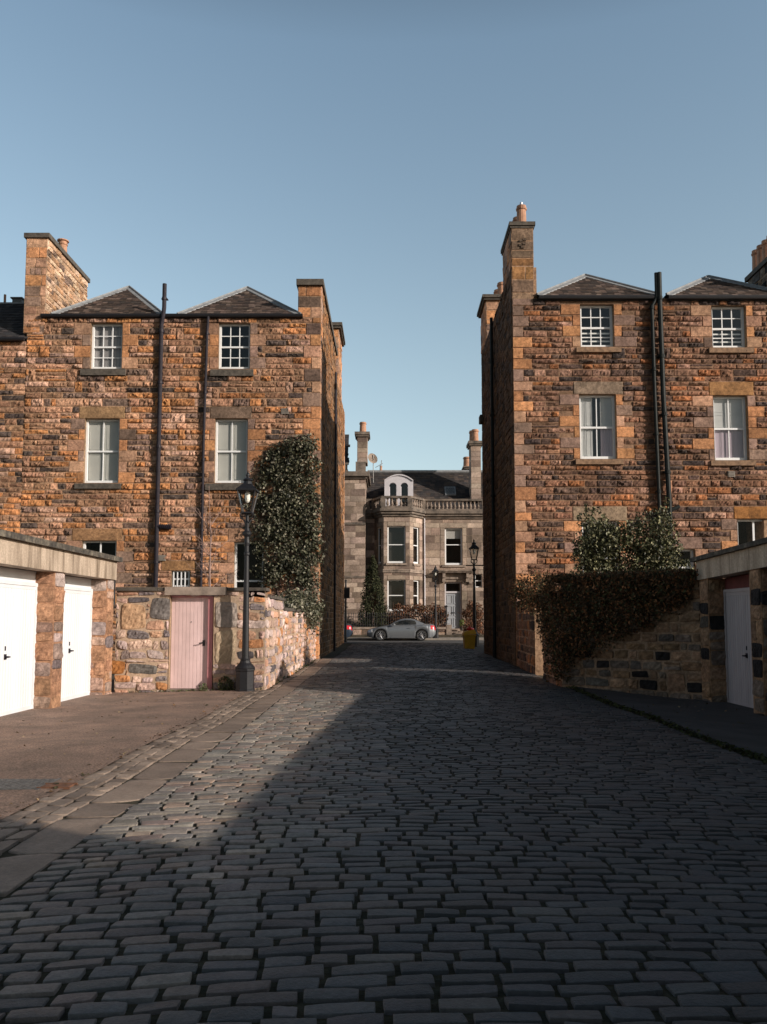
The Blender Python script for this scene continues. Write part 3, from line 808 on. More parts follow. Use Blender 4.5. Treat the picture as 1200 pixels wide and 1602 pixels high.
# back stack of the same gable
yb_ = 39.2; zc = at(528, 514, yb_)[1]
ck = MB()
frc = frame3((XLE - 0.95, yb_, 0), (1, 0, 0))
masonry(ck, frc, 0, 0.97, ZLE - 0.5, zc, PAL_DRESS, h=(0.3, 0.42), ln=(0.3, 0.7), amp=0.012, cell=0.12, doubles=0)
masonry(ck, frame3((XLE + 0.02, yb_, 0), (0, 1, 0)), 0, 2.6, ZLE + 0.2, zc, PAL_DRESS, h=(0.3, 0.42), ln=(0.3, 0.7), amp=0.012, cell=0.12, doubles=0)
ck.box(XLE - 0.95, XLE - 0.9, yb_, yb_ + 2.6, ZLE, zc, MORTAR); ck.box(XLE - 0.95, XLE, yb_ + 2.5, yb_ + 2.58, ZLE, zc, MORTAR)
c3 = ck.build('chimney', 'rubble', house)
m = MB(); m.box(XLE - 1.06, XLE + 0.14, yb_ - 0.12, yb_ + 2.7, zc, zc + 0.10); m.box(XLE - 1.12, XLE + 0.20, yb_ - 0.18, yb_ + 2.76, zc + 0.10, zc + 0.26); m.build('chimney_cap', 'dark_stone', c3)
# a black pipe on the flank
drainpipe(house, [(XLE + 0.1, 36.2, ZLE), (XLE + 0.1, 36.2, 0.1)], 0.05, collars=[3, 6, 9], name='flank_pipe')

# neighbour to the west, lower eaves
nb = empty('stone_house', (-16.5, YL, 0.05), 'lower rubble house with dark slate roof joining the orange house behind the white garages', 'house')
XNW = -21.0; zn = LZ(534, 10)
w = MB()
masonry(w, frL, XNW, XLW, -0.2, zn, PAL_ORANGE, h=(0.165, 0.225), ln=(0.3, 0.8), amp=0.05, cell=0.07, doubles=0.02)
w.box(XNW, XNW + 0.3, YL + 0.02, 44, -0.2, zn, MORTAR); w.box(XNW, XLW, 43.7, 44, -0.2, zn, MORTAR)
w.build('wall', 'rubble', nb)
m = MB()
zr = LZ(480, 10) * 1.0
vd = np.array((0, 2.6, at(10, 479, YL + 2.6)[1] - zn))
slates(m, frame3((XNW, YL - 0.12, zn + 0.06), (1, 0, 0), vd), [(0, 0), (XLW - XNW, 0), (XLW - XNW, np.linalg.norm(vd)), (0, np.linalg.norm(vd))], [(1, (0.05, 0.048, 0.052)), (1, (0.07, 0.062, 0.062))])
m.box(XNW, XLW, YL + 2.48, 43.9, zn, zn + vd[2] - 0.02, (0.06, 0.055, 0.055))
rf = m.build('roof', 'slate', nb)
m = MB(); m.box(XNW, XLW, YL + 2.44, YL + 2.64, zn + vd[2], zn + vd[2] + 0.1); m.build('ridge_flashing', 'lead', rf)
m = MB(); xx, zz = at(29, 470, YL + 3.2); m.box(xx - 0.16, xx + 0.22, YL + 3.0, YL + 3.5, zz - 0.5, zz); m.box(xx - 0.22, xx + 0.26, YL + 2.95, YL + 3.55, zz, zz + 0.05); m.build('roof_vent', 'steel_plate', rf)
m = MB(); xx, zz = at(8, 461, YL + 3.2); m.tube([(xx, YL + 3.2, zz - 0.6), (xx, YL + 3.2, zz)], 0.05, 8); m.build('vent_pipe', 'terracotta', rf)
m = MB(); m.tube([(XNW, YL - 0.16, zn + 0.03), (XLW - 0.02, YL - 0.16, zn + 0.03)], 0.07, 8); m.build('gutter', 'black_iron', nb)

# ==================================================================== EASTERN HOUSE (right of the lane)
YR = 25.8
def RX(px, py=700): return at(px, py, YR)[0]
def RZ(py, px=1000): return at(px, py, YR)[1]
def rrect(x0, x1, yt, yb): return frect(RX, RZ, x0, x1, yt, yb)
XRW, XRE = 3.90, 12.0
ZRE = RZ(467)
hr = empty('stone_house', (8.0, YR, 0.05), 'brown rubble house above the hedge with a tall chimney at its lane corner', 'house')
frR = frame3((0, YR, 0), (1, 0, 0))
r1 = rrect(908, 960, 476, 543); r2 = rrect(1114, 1167, 478, 544)
r3 = rrect(907, 964, 617, 718); r4 = rrect(1117, 1170, 619, 720)
r5 = rrect(911, 968, 815, 915); r6 = rrect(1048, 1088, 859, 930); r7 = rrect(1155, 1212, 812, 915)
holes = [r1, r2, r3, r4, r5, r6, r7]
bl = surround(r1, None, (0.25, 0.6), (0.28, 0.75), 4) + surround(r2, None, (0.3, 0.7), (0.25, 0.55), 4)
zl = RZ(597)
bl += surround(r3, (RX(897, 607), RX(975, 607), zl), (0.2, 0.65), (0.25, 0.55), 6, lcol=np.array((0.36, 0.27, 0.20)))
bl += surround(r4, (RX(1109, 607), RX(1179, 607), zl), (0.2, 0.65), (0.3, 0.6), 6, lcol=np.array((0.43, 0.23, 0.10)))
zl = RZ(792)
bl += surround(r5, (RX(896, 802), RX(981, 802), zl), (0.25, 0.6), (0.25, 0.5), 6, lcol=np.array((0.35, 0.26, 0.18)))
bl += surround(r7, (RX(1148, 802), RX(1225, 802), zl), (0.25, 0.55), (0.25, 0.5), 6, lcol=np.array((0.44, 0.20, 0.065)))
bl += surround(r6, (RX(1050, 845), RX(1099, 845), RZ(840)), (0.2, 0.3), (0.25, 0.4), 3)
w = MB()
masonry(w, frR, XRW, XRE, -0.25, ZRE, PAL_BROWN, holes, bl, h=(0.15, 0.215), ln=(0.30, 0.80), amp=0.056, cell=0.06, corner=['lo'], doubles=0.03, gap=0.009, splits=0.04, mortar=(0.34, 0.21, 0.135))
YRB = 34.5
for hh in (r1, r2, r3, r4): soot(w, (hh[0] - 0.25, hh[1] + 0.25), hh[2] - 0.2, 1.3, 0.5, YR)
soot(w, (XRW, XRE), ZRE, 1.2, 0.35, YR); soot(w, (RX(1015), RX(1050)), ZRE, 12, 0.3, YR)
ZTOP = at(797, 452, 27.6)[1]
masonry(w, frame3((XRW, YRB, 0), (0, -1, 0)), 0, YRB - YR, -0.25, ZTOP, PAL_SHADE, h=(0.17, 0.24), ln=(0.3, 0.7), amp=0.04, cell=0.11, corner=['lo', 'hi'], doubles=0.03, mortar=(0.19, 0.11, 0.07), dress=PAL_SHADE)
w.box(XRW + 0.01, XRE, YRB - 0.3, YRB - 0.02, -0.2, ZRE, MORTAR); w.box(XRE - 0.3, XRE, YR + 0.03, YRB, -0.2, ZRE, MORTAR)
w.box(XRW + 0.02, XRW + 0.8, YR + 0.06, YRB - 0.05, ZRE, ZTOP, MORTAR)
w.build('wall', 'rubble', hr)
window(hr, frR, r1, 3, (2, 2), extra_bars=True, meet=0.48, sill=(RX(901, 547), RX(971, 547), RZ(552), RZ(544)), sill_mat='brown_stone')
window(hr, frR, r2, 3, (2, 2), extra_bars=True, meet=0.48, sill=(RX(1108, 547), RX(1178, 547), RZ(553), RZ(545)), sill_mat='brown_stone')
window(hr, frR, r3, 2, (1, 1), back=[('shutter', 'shutter_white', 0.0, 0.40, 0.0, 1.0, -0.235), ('shutter', 'shutter_white', 0.62, 1.0, 0.5, 1.0, -0.235), ('curtain', 'pink_curtain', 0.62, 1.0, 0.0, 0.5, -0.245)],
       sill=(RX(900, 722), RX(974, 722), RZ(727), RZ(719)), sill_mat='brown_stone')
window(hr, frR, r4, 2, (1, 1), back=[('shutter', 'shutter_white', 0.0, 1.0, 0.5, 1.0, -0.235), ('curtain', 'pink_curtain', 0.0, 1.0, 0.0, 0.5, -0.245)],
       sill=(RX(1111, 724), RX(1181, 724), RZ(729), RZ(721)), sill_mat='brown_stone')
window(hr, frR, r5, 1, (1, 1), meet=0.42, glass='dark_glass'); window(hr, frR, r6, 1, (1, 1), meet=0.6, glass='dark_glass'); window(hr, frR, r7, 2, (1, 1), bar=0.06, meet=0.12, glass='dark_glass')
m = MB()
for (a, b_) in ((RX(842, 466), RX(1030, 466)), (RX(1044, 466), XRE + 0.5)):
    m.tube([(a, YR - 0.10, ZRE + 0.0), (b_, YR - 0.10, ZRE + 0.0)], 0.075, 8); m.boxf(frR, a, b_, ZRE - 0.09, ZRE + 0.01, 0.0, 0.07)
m.build('gutter', 'black_iron', hr)
xp = RX(1037, 700)
drainpipe(hr, [(xp - 0.03, YR - 0.17, RZ(430)), (xp - 0.03, YR - 0.17, RZ(480)), (xp, YR - 0.17, RZ(620)), (xp + 0.10, YR - 0.17, RZ(790)), (xp + 0.10, YR - 0.17, 0.0)], 0.076, 'pipe_green',
          collars=[RZ(470), RZ(560), RZ(650), RZ(740)], label='thick black soil pipe standing above the gutter')
xq = RX(1024, 700)
drainpipe(hr, [(xq + 0.14, YR - 0.15, RZ(430)), (xq + 0.14, YR - 0.15, RZ(468)), (xq - 0.02, YR - 0.15, RZ(482)), (xq, YR - 0.15, RZ(620)), (xq + 0.06, YR - 0.15, RZ(800)), (xq + 0.06, YR - 0.15, 0.0)], 0.055, 'pipe_green',
          collars=[RZ(484), RZ(580), RZ(680), RZ(770)], label='thinner waste pipe close beside the thick one')
m = MB(); m.tube([(xp + 0.1, YR - 0.17, RZ(800)), (xp + 0.38, YR - 0.17, RZ(794)), (xp + 0.42, YR - 0.05, RZ(793))], 0.06, 8); m.build('branch_pipe', 'pipe_green', hr)
r = rrect(1138, 1149, 738, 747); m = MB(); m.boxf(frR, *r, 0, 0.055)
for i in range(4):
    z = r[2] + (r[3] - r[2]) * (i + 0.5) / 4; m.boxf(frR, r[0] + 0.02, r[1] - 0.02, z - 0.012, z + 0.012, 0.055, 0.07)
m.build('vent', 'paving', hr)
def rroof(px0, px1, pyE, pxr, pyr, yr):
    xr, zr = at(pxr, pyr, yr)
    hip_roof(hr, RX(px0, pyE), RX(px1, pyE), YR - 0.06, ZRE + 0.07, xr, yr, zr, YRB - 0.8, 0.14)
rroof(840, 1032, 466, 915, 432, 27.6)
rroof(1042, 1240, 466, 1108, 434, 27.6)
drainpipe(hr, [(XRW - 0.12, 30.2, ZTOP - 0.05), (XRW - 0.12, 30.2, 0.1)], 0.06, 'pipe_green', collars=[3, 6, 9, 11], name='flank_pipe')
# tall chimney on the corner
x1 = RX(835, 420); zc = RZ(357, 818)
ck = MB()
masonry(ck, frame3((XRW - 0.002, YR - 0.004, 0), (1, 0, 0)), 0, x1 - XRW, ZRE - 0.15, zc, [(2, (0.32, 0.22, 0.15)), (1.2, (0.40, 0.21, 0.09)), (1, (0.24, 0.17, 0.12))], h=(0.32, 0.46), ln=(0.45, 0.8), amp=0.012, cell=0.1, doubles=0)
masonry(ck, frame3((XRW - 0.003, YR + 1.95, 0), (0, -1, 0)), 0, 1.95, ZTOP, zc, PAL_DRESS, h=(0.3, 0.42), ln=(0.3, 0.7), amp=0.015, cell=0.12, doubles=0)
ck.box(x1 - 0.04, x1, YR, YR + 1.95, ZRE - 0.1, zc, (0.4, 0.27, 0.17)); ck.box(XRW, x1, YR + 1.88, YR + 1.94, ZRE, zc, MORTAR)
for dx_, dz_ in ((0.28, 0.0), (0.40, 0.05), (0.30, 0.14), (0.42, 0.18), (0.35, -0.07)):     # weathered carved stone near the top
    u = XRW + dx_; z = RZ(384, 818) + dz_; ck.boxf(frR, u - 0.05, u + 0.05, z - 0.035, z + 0.035, 0.0, 0.05, (0.16, 0.12, 0.09))
c1 = ck.build('chimney', 'rubble', hr)
m = MB(); m.box(XRW - 0.04, x1 + 0.03, YR - 0.04, YR + 2.02, zc, zc + 0.07); m.box(XRW - 0.07, x1 + 0.06, YR - 0.08, YR + 2.04, zc + 0.07, zc + 0.19); m.build('chimney_cap', 'dark_stone', c1)
xx = RX(819, 340)
chimney_pot(c1, xx, YR + 0.4, zc + 0.19, 0.74, 0.165); chimney_pot(c1, xx, YR + 1.2, zc + 0.19, 0.74, 0.165)
m = MB(); m.tube([(xx, YR + 0.4, zc + 0.8), (xx, YR + 0.4, zc + 1.05)], 0.06, 10); m.build('flue_liner', 'alloy', c1)
# second stack at the back of the flank
yb_ = 32.6; zc = at(782, 470, yb_)[1]; xl = XRW - 0.02
ck = MB()
masonry(ck, frame3((xl, yb_, 0), (1, 0, 0)), 0, 0.85, ZTOP - 0.05, zc, PAL_DRESS, h=(0.3, 0.42), ln=(0.3, 0.7), amp=0.012, cell=0.12, doubles=0)
masonry(ck, frame3((xl, yb_ + 1.9, 0), (0, -1, 0)), 0, 1.9, ZTOP - 0.05, zc, PAL_DRESS, h=(0.3, 0.42), ln=(0.3, 0.7), amp=0.012, cell=0.12, doubles=0)
ck.box(xl + 0.8, xl + 0.85, yb_, yb_ + 1.9, ZTOP - 0.2, zc, MORTAR); ck.box(xl, xl + 0.85, yb_ + 1.82, yb_ + 1.88, ZTOP - 0.2, zc, MORTAR)
c2 = ck.build('chimney', 'rubble', hr)
m = MB(); m.box(xl - 0.1, xl + 0.93, yb_ - 0.1, yb_ + 2.0, zc, zc + 0.08); m.box(xl - 0.16, xl + 1.0, yb_ - 0.16, yb_ + 2.06, zc + 0.08, zc + 0.2); m.build('chimney_cap', 'dark_stone', c2)
chimney_pot(c2, at(785, 445, yb_ + .5)[0], yb_ + 0.5, zc + 0.2, 0.72, 0.19); chimney_pot(c2, at(785, 445, yb_ + .5)[0] - 0.05, yb_ + 1.2, zc + 0.2, 0.7, 0.19)
m = MB(); m.box(XRW - 0.16, XRW - 0.02, 33.9, 34.4, at(755, 655, 34.2)[1] - 0.2, at(755, 655, 34.2)[1] + 0.1); 
m.build('flank_corbel', 'dark_stone', hr)

# neighbour to the east with the pot-crowned stack
ne = empty('stone_house', (16.5, YR, 0.05), 'brown rubble house at the photo edge whose stack carries a row of red pots', 'house')
w = MB()
masonry(w, frR, XRE, 20.0, -0.25, ZRE, PAL_BROWN, h=(0.15, 0.215), ln=(0.25, 0.7), amp=0.05, cell=0.09, doubles=0.03)
w.box(19.7, 20, YR + 0.03, YRB, -0.2, ZRE, MORTAR); w.box(XRE, 20, YRB - 0.3, YRB, -0.2, ZRE, MORTAR)
w.build('wall', 'rubble', ne)
hip_roof(ne, XRE + 0.9, 19.9, YR - 0.06, ZRE + 0.07, 16.4, 28.6, ZRE + 2.2, YRB - 0.8)
ck = MB(); zc = at(1168, 434, 28.2)[1] - 0.15; xc = at(1170, 440, 28.2)[0]
masonry(ck, frame3((xc, 28.2, 0), (0, -1, 0)), 0, 2.4, ZRE - 0.1, zc, PAL_DARKGARDEN, h=(0.18, 0.28), ln=(0.25, 0.6), amp=0.035, cell=0.1)
ck.box(xc + 0.02, xc + 0.85, YR - 0.0, 28.18, ZRE - 0.1, zc, (0.3, 0.2, 0.13))
c3 = ck.build('chimney', 'rubble', ne)
m = MB(); m.box(xc - 0.08, xc + 0.92, YR - 0.1, 28.28, zc, zc + 0.16); m.build('chimney_cap', 'dark_stone', c3)
for yy in (28.0, 27.62, 27.24, 26.86, 26.48, 26.1): chimney_pot(c3, xc + 0.24, yy, zc + 0.16, 0.86, 0.155)

# ==================================================================== GARAGES
def garage(name, label, side, xf, ys_piers, fz0, fz1, sz1, xback, door_mat, header_mat, pal, zb, y_end_lo, y_end_hi, nmax_doors, rec=0.30, header_z=None):
    """side +1: front looks towards +X (west block), -1: towards -X"""
    o = empty(name, (xf - side * 2.5, (y_end_lo + y_end_hi) / 2, zb), label, 'garage')
    s = side
    def fx(d): return xf - s * d            # d metres behind the front
    w = MB()
    for (a, b_) in ys_piers:
        if s > 0: fr = frame3((xf, a, 0), (0, 1, 0))
        else: fr = frame3((xf, b_, 0), (0, -1, 0))
        masonry(w, fr, 0, b_ - a, zb - 0.25, fz0, pal, h=(0.2, 0.34), ln=(0.3, 0.5), amp=0.028, cell=0.05, warp=0.02, doubles=0.05, gap=0.009, mortar=np.array(pal[0][1]) * 1.15)
        # jamb facing the camera
        if s > 0: fr = frame3((fx(rec + 0.15), a, 0), (1, 0, 0))
        else: fr = frame3((xf, a, 0), (1, 0, 0))
        masonry(w, fr, 0, rec + 0.15, zb - 0.25, fz0, pal, h=(0.2, 0.34), ln=(0.3, 0.5), amp=0.028, cell=0.05, warp=0.02, doubles=0.05, gap=0.009, mortar=np.array(pal[0][1]) * 1.15)
        w.boxf(frame3((0, b_ - 0.004, 0), (1, 0, 0)), min(xf, fx(rec + .15)), max(xf, fx(rec + .15)), zb - 0.25, fz0, -0.02, 0.0, MORTAR)
    # body behind the doors
    xa, xb_ = sorted((fx(rec + 0.2), xback))
    w.box(xa, xb_, y_end_hi - 0.3, y_end_hi - 0.003, zb - 0.25, fz1, (0.3, 0.22, 0.15))
    w.box(xa, xb_, y_end_lo, y_end_lo + 0.3, zb - 0.25, fz1, (0.3, 0.22, 0.15))
    w.box(xback - 0.15, xback + 0.15, y_end_lo + 0.3, y_end_hi - 0.3, zb - 0.25, fz1, (0.3, 0.22, 0.15))
    if ys_piers[0][0] > y_end_lo + 0.3:
        a, b_ = sorted((xf, fx(0.3))); w.box(a, b_, y_end_lo, ys_piers[0][0] - 0.01, zb - 0.25, fz0, (0.32, 0.24, 0.17))
    w.build('wall', 'rubble', o)
    m = MB(); a, b_ = sorted((fx(-0.05), fx(0.25)))
    nseg = int((y_end_hi - y_end_lo) / 2.65)
    edges = np.linspace(y_end_lo, y_end_hi + 0.02, nseg + 1)
    for e0, e1 in zip(edges[:-1], edges[1:]): m.box(a, b_, e0 + 0.004, e1 - 0.004, fz0, fz1)
    m.build('fascia_beam', 'concrete', o)
    m = MB(); a, b_ = sorted((fx(-0.13), xback)); m.box(a, b_, y_end_lo - 0.05, y_end_hi + 0.14, fz1 + 0.002, sz1)
    m.build('roof', 'felt_roof', o)
    for i in range(len(ys_piers) - 1):
        d0, d1 = ys_piers[i][1], ys_piers[i + 1][0]
        if i < len(ys_piers) - 1 - nmax_doors: continue
        hz = header_z
        xd = fx(rec)
        fr = frame3((xd, d0, 0), (0, 1, 0)) if s > 0 else frame3((xd, d1, 0), (0, -1, 0))
        W = d1 - d0
        m = MB(); m.boxf(fr, 0.0, W, hz, fz0 - 0.004, -0.08, -0.02); m.build('header_board', header_mat, o)
        m = MB()
        m.boxf(fr, 0.0, 0.06, zb - 0.1, hz, -0.07, 0.015); m.boxf(fr, W - 0.06, W, zb - 0.1, hz, -0.07, 0.015); m.boxf(fr, 0.06, W - 0.06, hz - 0.06, hz, -0.07, 0.013)
        m.build('door_frame', door_mat, o)
        m = MB()
        zlo = zb + 0.03
        n = int(round((W - 0.12) / 0.095)); p = (W - 0.12) / n
        us, ds = [], []
        for j in range(n):
            u = 0.06 + j * p
            us += [u, u + 0.012, u + p - 0.012]; ds += [-0.022, -0.006, -0.006]
        us.append(W - 0.06); ds.append(-0.022)
        V = [fp(fr, u, z, d) for z in (zlo, hz - 0.06) for u, d in zip(us, ds)]
        k = len(us)
        m.add(V, [(q, q + 1, k + q + 1, k + q) for q in range(k - 1)])
        m.boxf(fr, 0.06, W - 0.06, zlo - 0.03, zlo + 0.05, -0.05, 0.0); m.boxf(fr, 0.06, W - 0.06, hz - 0.12, hz - 0.062, -0.05, -0.002)
        dr = m.build('garage_door', door_mat, o)
        m = MB(); u = W * 0.5; z = zb + 0.93
        m.boxf(fr, u - 0.028, u + 0.028, z - 0.04, z + 0.045, -0.01, 0.012); m.boxf(fr, u - 0.015, u + 0.015, z - 0.015, z + 0.015, 0.012, 0.05); m.boxf(fr, u - 0.045, u + 0.045, z - 0.012, z + 0.012, 0.05, 0.066)
        m.build('handle', 'pipe_paint', dr)
        m = MB(); m.boxf(fr, u - 0.006, u + 0.006, z + 0.10, z + 0.17, -0.01, 0.008); m.build('lock', 'pipe_paint', dr)
    return o
garage('garage_block', 'row of white doored garages with stained concrete fascia beside the pink door', +1, -5.75,
       [(6.5, 6.95), (9.15, 9.55), (11.65, 12.05), (14.25, 14.66), (16.9, 17.3)], 2.28, 2.66, 2.76, -11.0, 'door_white', 'white_paint', PAL_PIER, -0.06, 6.4, 17.3, 3, header_z=2.08)
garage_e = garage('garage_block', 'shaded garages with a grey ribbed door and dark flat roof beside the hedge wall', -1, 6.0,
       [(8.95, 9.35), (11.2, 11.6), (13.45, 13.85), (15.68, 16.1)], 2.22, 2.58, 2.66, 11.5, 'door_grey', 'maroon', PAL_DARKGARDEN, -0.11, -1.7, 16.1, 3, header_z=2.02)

# the eastern block's flat roof climbs slightly towards the viewer
def climb(o, off, y0, slope):
    off = off + Vector(o.location)
    if o.type == 'MESH':
        for v in o.data.vertices:
            v.co.z += slope * (y0 - (v.co.y + off.y)) * float(sstep((v.co.z + off.z - 2.06) / 0.14))
    for ch in o.children: climb(ch, off, y0, slope)
climb(garage_e, Vector((0, 0, 0)), 16.1, 0.024)

# ==================================================================== WESTERN GARDEN WALL with the pink door
YG = 17.5
gw = empty('garden_wall', (-4.2, YG, -0.05), 'tall rubble garden wall holding the pink plank door behind the near lamp', 'wall')
def GX(px, py=1000): return at(px, py, YG)[0]
def GZ(py, px=300): return at(px, py, YG)[1]
dx0, dx1 = GX(265), GX(334)
zdt = GZ(931)
XGC = -2.62
w = MB()
frG = frame3((0, YG, 0), (1, 0, 0))
big = [(dx1, dx1 + 0.5, 1.3, 1.85, np.array((0.36, 0.30, 0.26))), (dx1 + 0.02, dx1 + 0.5, 0.55, 1.25, np.array((0.50, 0.38, 0.26))), (dx0 - 0.42, dx0, 1.45, 1.95, np.array((0.17, 0.15, 0.14))),
       (dx0 - 1.05, dx0 - 0.5, 1.25, 1.8, np.array((0.52, 0.33, 0.20))), (dx0 - 1.3, dx0 - 0.9, 0.32, 0.62, np.array((0.46, 0.19, 0.06))), (dx0 - 0.85, dx0 - 0.25, 0.3, 0.55, np.array((0.16, 0.145, 0.13)))]
w0 = len(w.v)
backing(w, frG, -5.75, XGC, -0.3, 2.06, [(dx0, dx1, -0.3, zdt)], (0.52, 0.375, 0.265), 0.4)
for b_ in big: stone(w, frG, *b_[:4], b_[4], amp=0.026, cell=0.05, gap=0.014, warp=0.035)
masonry(w, frG, -5.75, XGC, -0.3, 2.06, PAL_GARDEN, [(dx0, dx1, -0.3, zdt)] + [b_[:4] for b_ in big], (), h=(0.11, 0.25), ln=(0.13, 0.52), amp=0.03, cell=0.045, warp=0.04, gap=0.010, doubles=0.14, corner=None, back=False)
# flank along the lane, stepping down
frGs = frame3((XGC, YG, 0), (0, 1, 0))
masonry(w, frGs, 0, 3.0, -0.2, 1.92, PAL_GARDEN, (), (), h=(0.12, 0.28), ln=(0.16, 0.6), amp=0.032, cell=0.05, warp=0.04, gap=0.010, doubles=0.1, mortar=(0.52, 0.375, 0.265))
masonry(w, frGs, 3.0, YL - YG, -0.2, 1.68, PAL_GARDEN, (), (), h=(0.12, 0.28), ln=(0.16, 0.6), amp=0.032, cell=0.06, warp=0.04, gap=0.010, doubles=0.1, mortar=(0.52, 0.375, 0.265))
w.box(-5.75, dx0 - 0.3, YG + 0.38, YG + 0.42, -0.2, 2.06, MORTAR); w.box(dx1 + 0.3, XGC - 0.02, YG + 0.38, YG + 0.42, -0.2, 2.06, MORTAR)
w.box(XGC - 0.42, XGC - 0.38, YG + 0.43, YL, -0.2, 1.68, MORTAR)
w.boxf(frGs, 0.0, 0.02, 1.92, 2.06, -0.42, -0.01, MORTAR)
w.build('wall', 'garden_rubble', gw)
m = MB()
def coping(x0, x1, y0, y1, z, along):
    p = x0 if along == 'x' else y0
    e = x1 if along == 'x' else y1
    while p < e - 0.01:
        L = min(rng.uniform(0.5, 1.0), e - p); t = rng.uniform(0.055, 0.085)
        if along == 'x': m.box(p + 0.004, p + L - 0.004, y0 + rng.uniform(-.02, .02), y1, z, z + t)
        else: m.box(x0, x1 + rng.uniform(-.02, .03), p + 0.004, p + L - 0.004, z, z + t)
        p += L
coping(-5.75, dx0 - 0.1, YG - 0.06, YG + 0.45, 2.062, 'x'); coping(dx1 + 0.28, XGC + 0.03, YG - 0.06, YG + 0.45, 2.062, 'x')
coping(XGC - 0.45, XGC + 0.05, YG + 0.46, YG + 3.0, 1.922, 'y'); coping(XGC - 0.45, XGC + 0.04, YG + 3.02, YL - 0.02, 1.682, 'y')
m.build('coping', 'dark_stone', gw)
m = MB(); m.boxf(frG, dx0 - 0.1, dx1 + 0.27, zdt + 0.0, zdt + 0.17, -0.42, 0.07); m.build('door_lintel', 'far_trim', gw)
# the door, hung deep in its opening
m = MB()
fw = 0.10
m.boxf(frG, dx1 - 0.13, dx1 - 0.03, -0.03, zdt - 0.004, -0.24, -0.05); m.boxf(frG, dx0 + 0.0, dx1 - 0.13, zdt - 0.045, zdt - 0.004, -0.24, -0.06)
m.build('door_frame', 'deep_pink', gw)
m = MB(); n = 10; x0, x1 = dx0 + 0.005, dx1 - 0.135
for i in range(n):
    a, b_ = x0 + (x1 - x0) * i / n, x0 + (x1 - x0) * (i + 1) / n
    m.boxf(frG, a + 0.002, b_ - 0.002, 0.02, zdt - 0.05, -0.17, -0.12 + rng.uniform(-0.002, 0.002))
m.boxf(frG, x0, x1, 0.02, zdt - 0.05, -0.175, -0.135)
dr = m.build('door', 'pink_paint', gw)
m = MB(); hx = x1 - 0.09; hz = GZ(1005.5)
m.boxf(frG, hx - 0.02, hx + 0.02, hz - 0.07, hz + 0.05, -0.12, -0.108); m.tube([(hx, YG + 0.115, hz), (hx, YG + 0.055, hz), (hx - 0.09, YG + 0.05, hz - 0.012)], 0.012, 8)
m.build('handle', 'black_iron', dr)
m = MB(); xk = x0 + 0.42; m.lathe((xk, YG + 0.115, GZ(973)), [(0.012, -0.008), (0.012, 0.008)], 8); m.build('spy_hole', 'black_iron', dr)
m = MB(); m.boxf(frG, dx0 - 0.02, dx1, -0.12, 0.012, -0.3, 0.06); m.build('threshold', 'far_trim', gw)

# ==================================================================== EASTERN GARDEN WALL
P0, P1 = np.array((3.70, 18.0)), np.array((6.02, 16.12))
ew = empty('garden_wall', (4.5, 17.5, -0.05), 'shaded rubble garden wall under the overhanging hedge', 'wall')
L = np.linalg.norm(P1 - P0); ud = (P1 - P0) / L
frE = frame3((P0[0], P0[1], 0), (ud[0], ud[1], 0))
w = MB()
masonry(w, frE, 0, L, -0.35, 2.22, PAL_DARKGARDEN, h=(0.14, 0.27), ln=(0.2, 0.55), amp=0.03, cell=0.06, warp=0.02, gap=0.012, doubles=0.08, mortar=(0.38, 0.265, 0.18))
w.boxf(frE, 0.03, L, -0.3, 2.22, -0.42, -0.38, MORTAR)
# flank along the lane, with an open gateway near its start
frE2 = frame3((3.95, YR, 0), (-(3.95 - 3.75), -(YR - 21.65), 0))
L2 = math.hypot(0.2, YR - 21.65)
masonry(w, frE2, 0, L2, -0.2, 1.95, PAL_BROWN, h=(0.16, 0.3), ln=(0.25, 0.6), amp=0.03, cell=0.08, warp=0.02, gap=0.01, doubles=0.06)
w.boxf(frE2, 0, L2, -0.2, 1.95, -0.42, -0.38, MORTAR); w.boxf(frE2, L2 - 0.03, L2, -0.2, 1.95, -0.40, -0.01, MORTAR)
frE3 = frame3((3.745, 20.4, 0), (-0.045, -2.4, 0))
masonry(w, frE3, 0, 2.4, -0.2, 2.1, PAL_BROWN, h=(0.16, 0.3), ln=(0.25, 0.6), amp=0.03, cell=0.08, warp=0.02, gap=0.01, doubles=0.06)
w.boxf(frE3, 0.0, 2.38, -0.2, 2.1, -0.42, -0.38, MORTAR); w.boxf(frE3, 0.0, 0.03, -0.2, 2.1, -0.40, -0.01, MORTAR)
w.build('wall', 'rubble', ew)
m = MB()
m.boxf(frE, 0.0, L, 2.222, 2.29, -0.45, 0.05); m.boxf(frE2, 0.0, L2, 1.952, 2.01, -0.45, 0.05)
m.build('coping', 'dark_stone', ew)

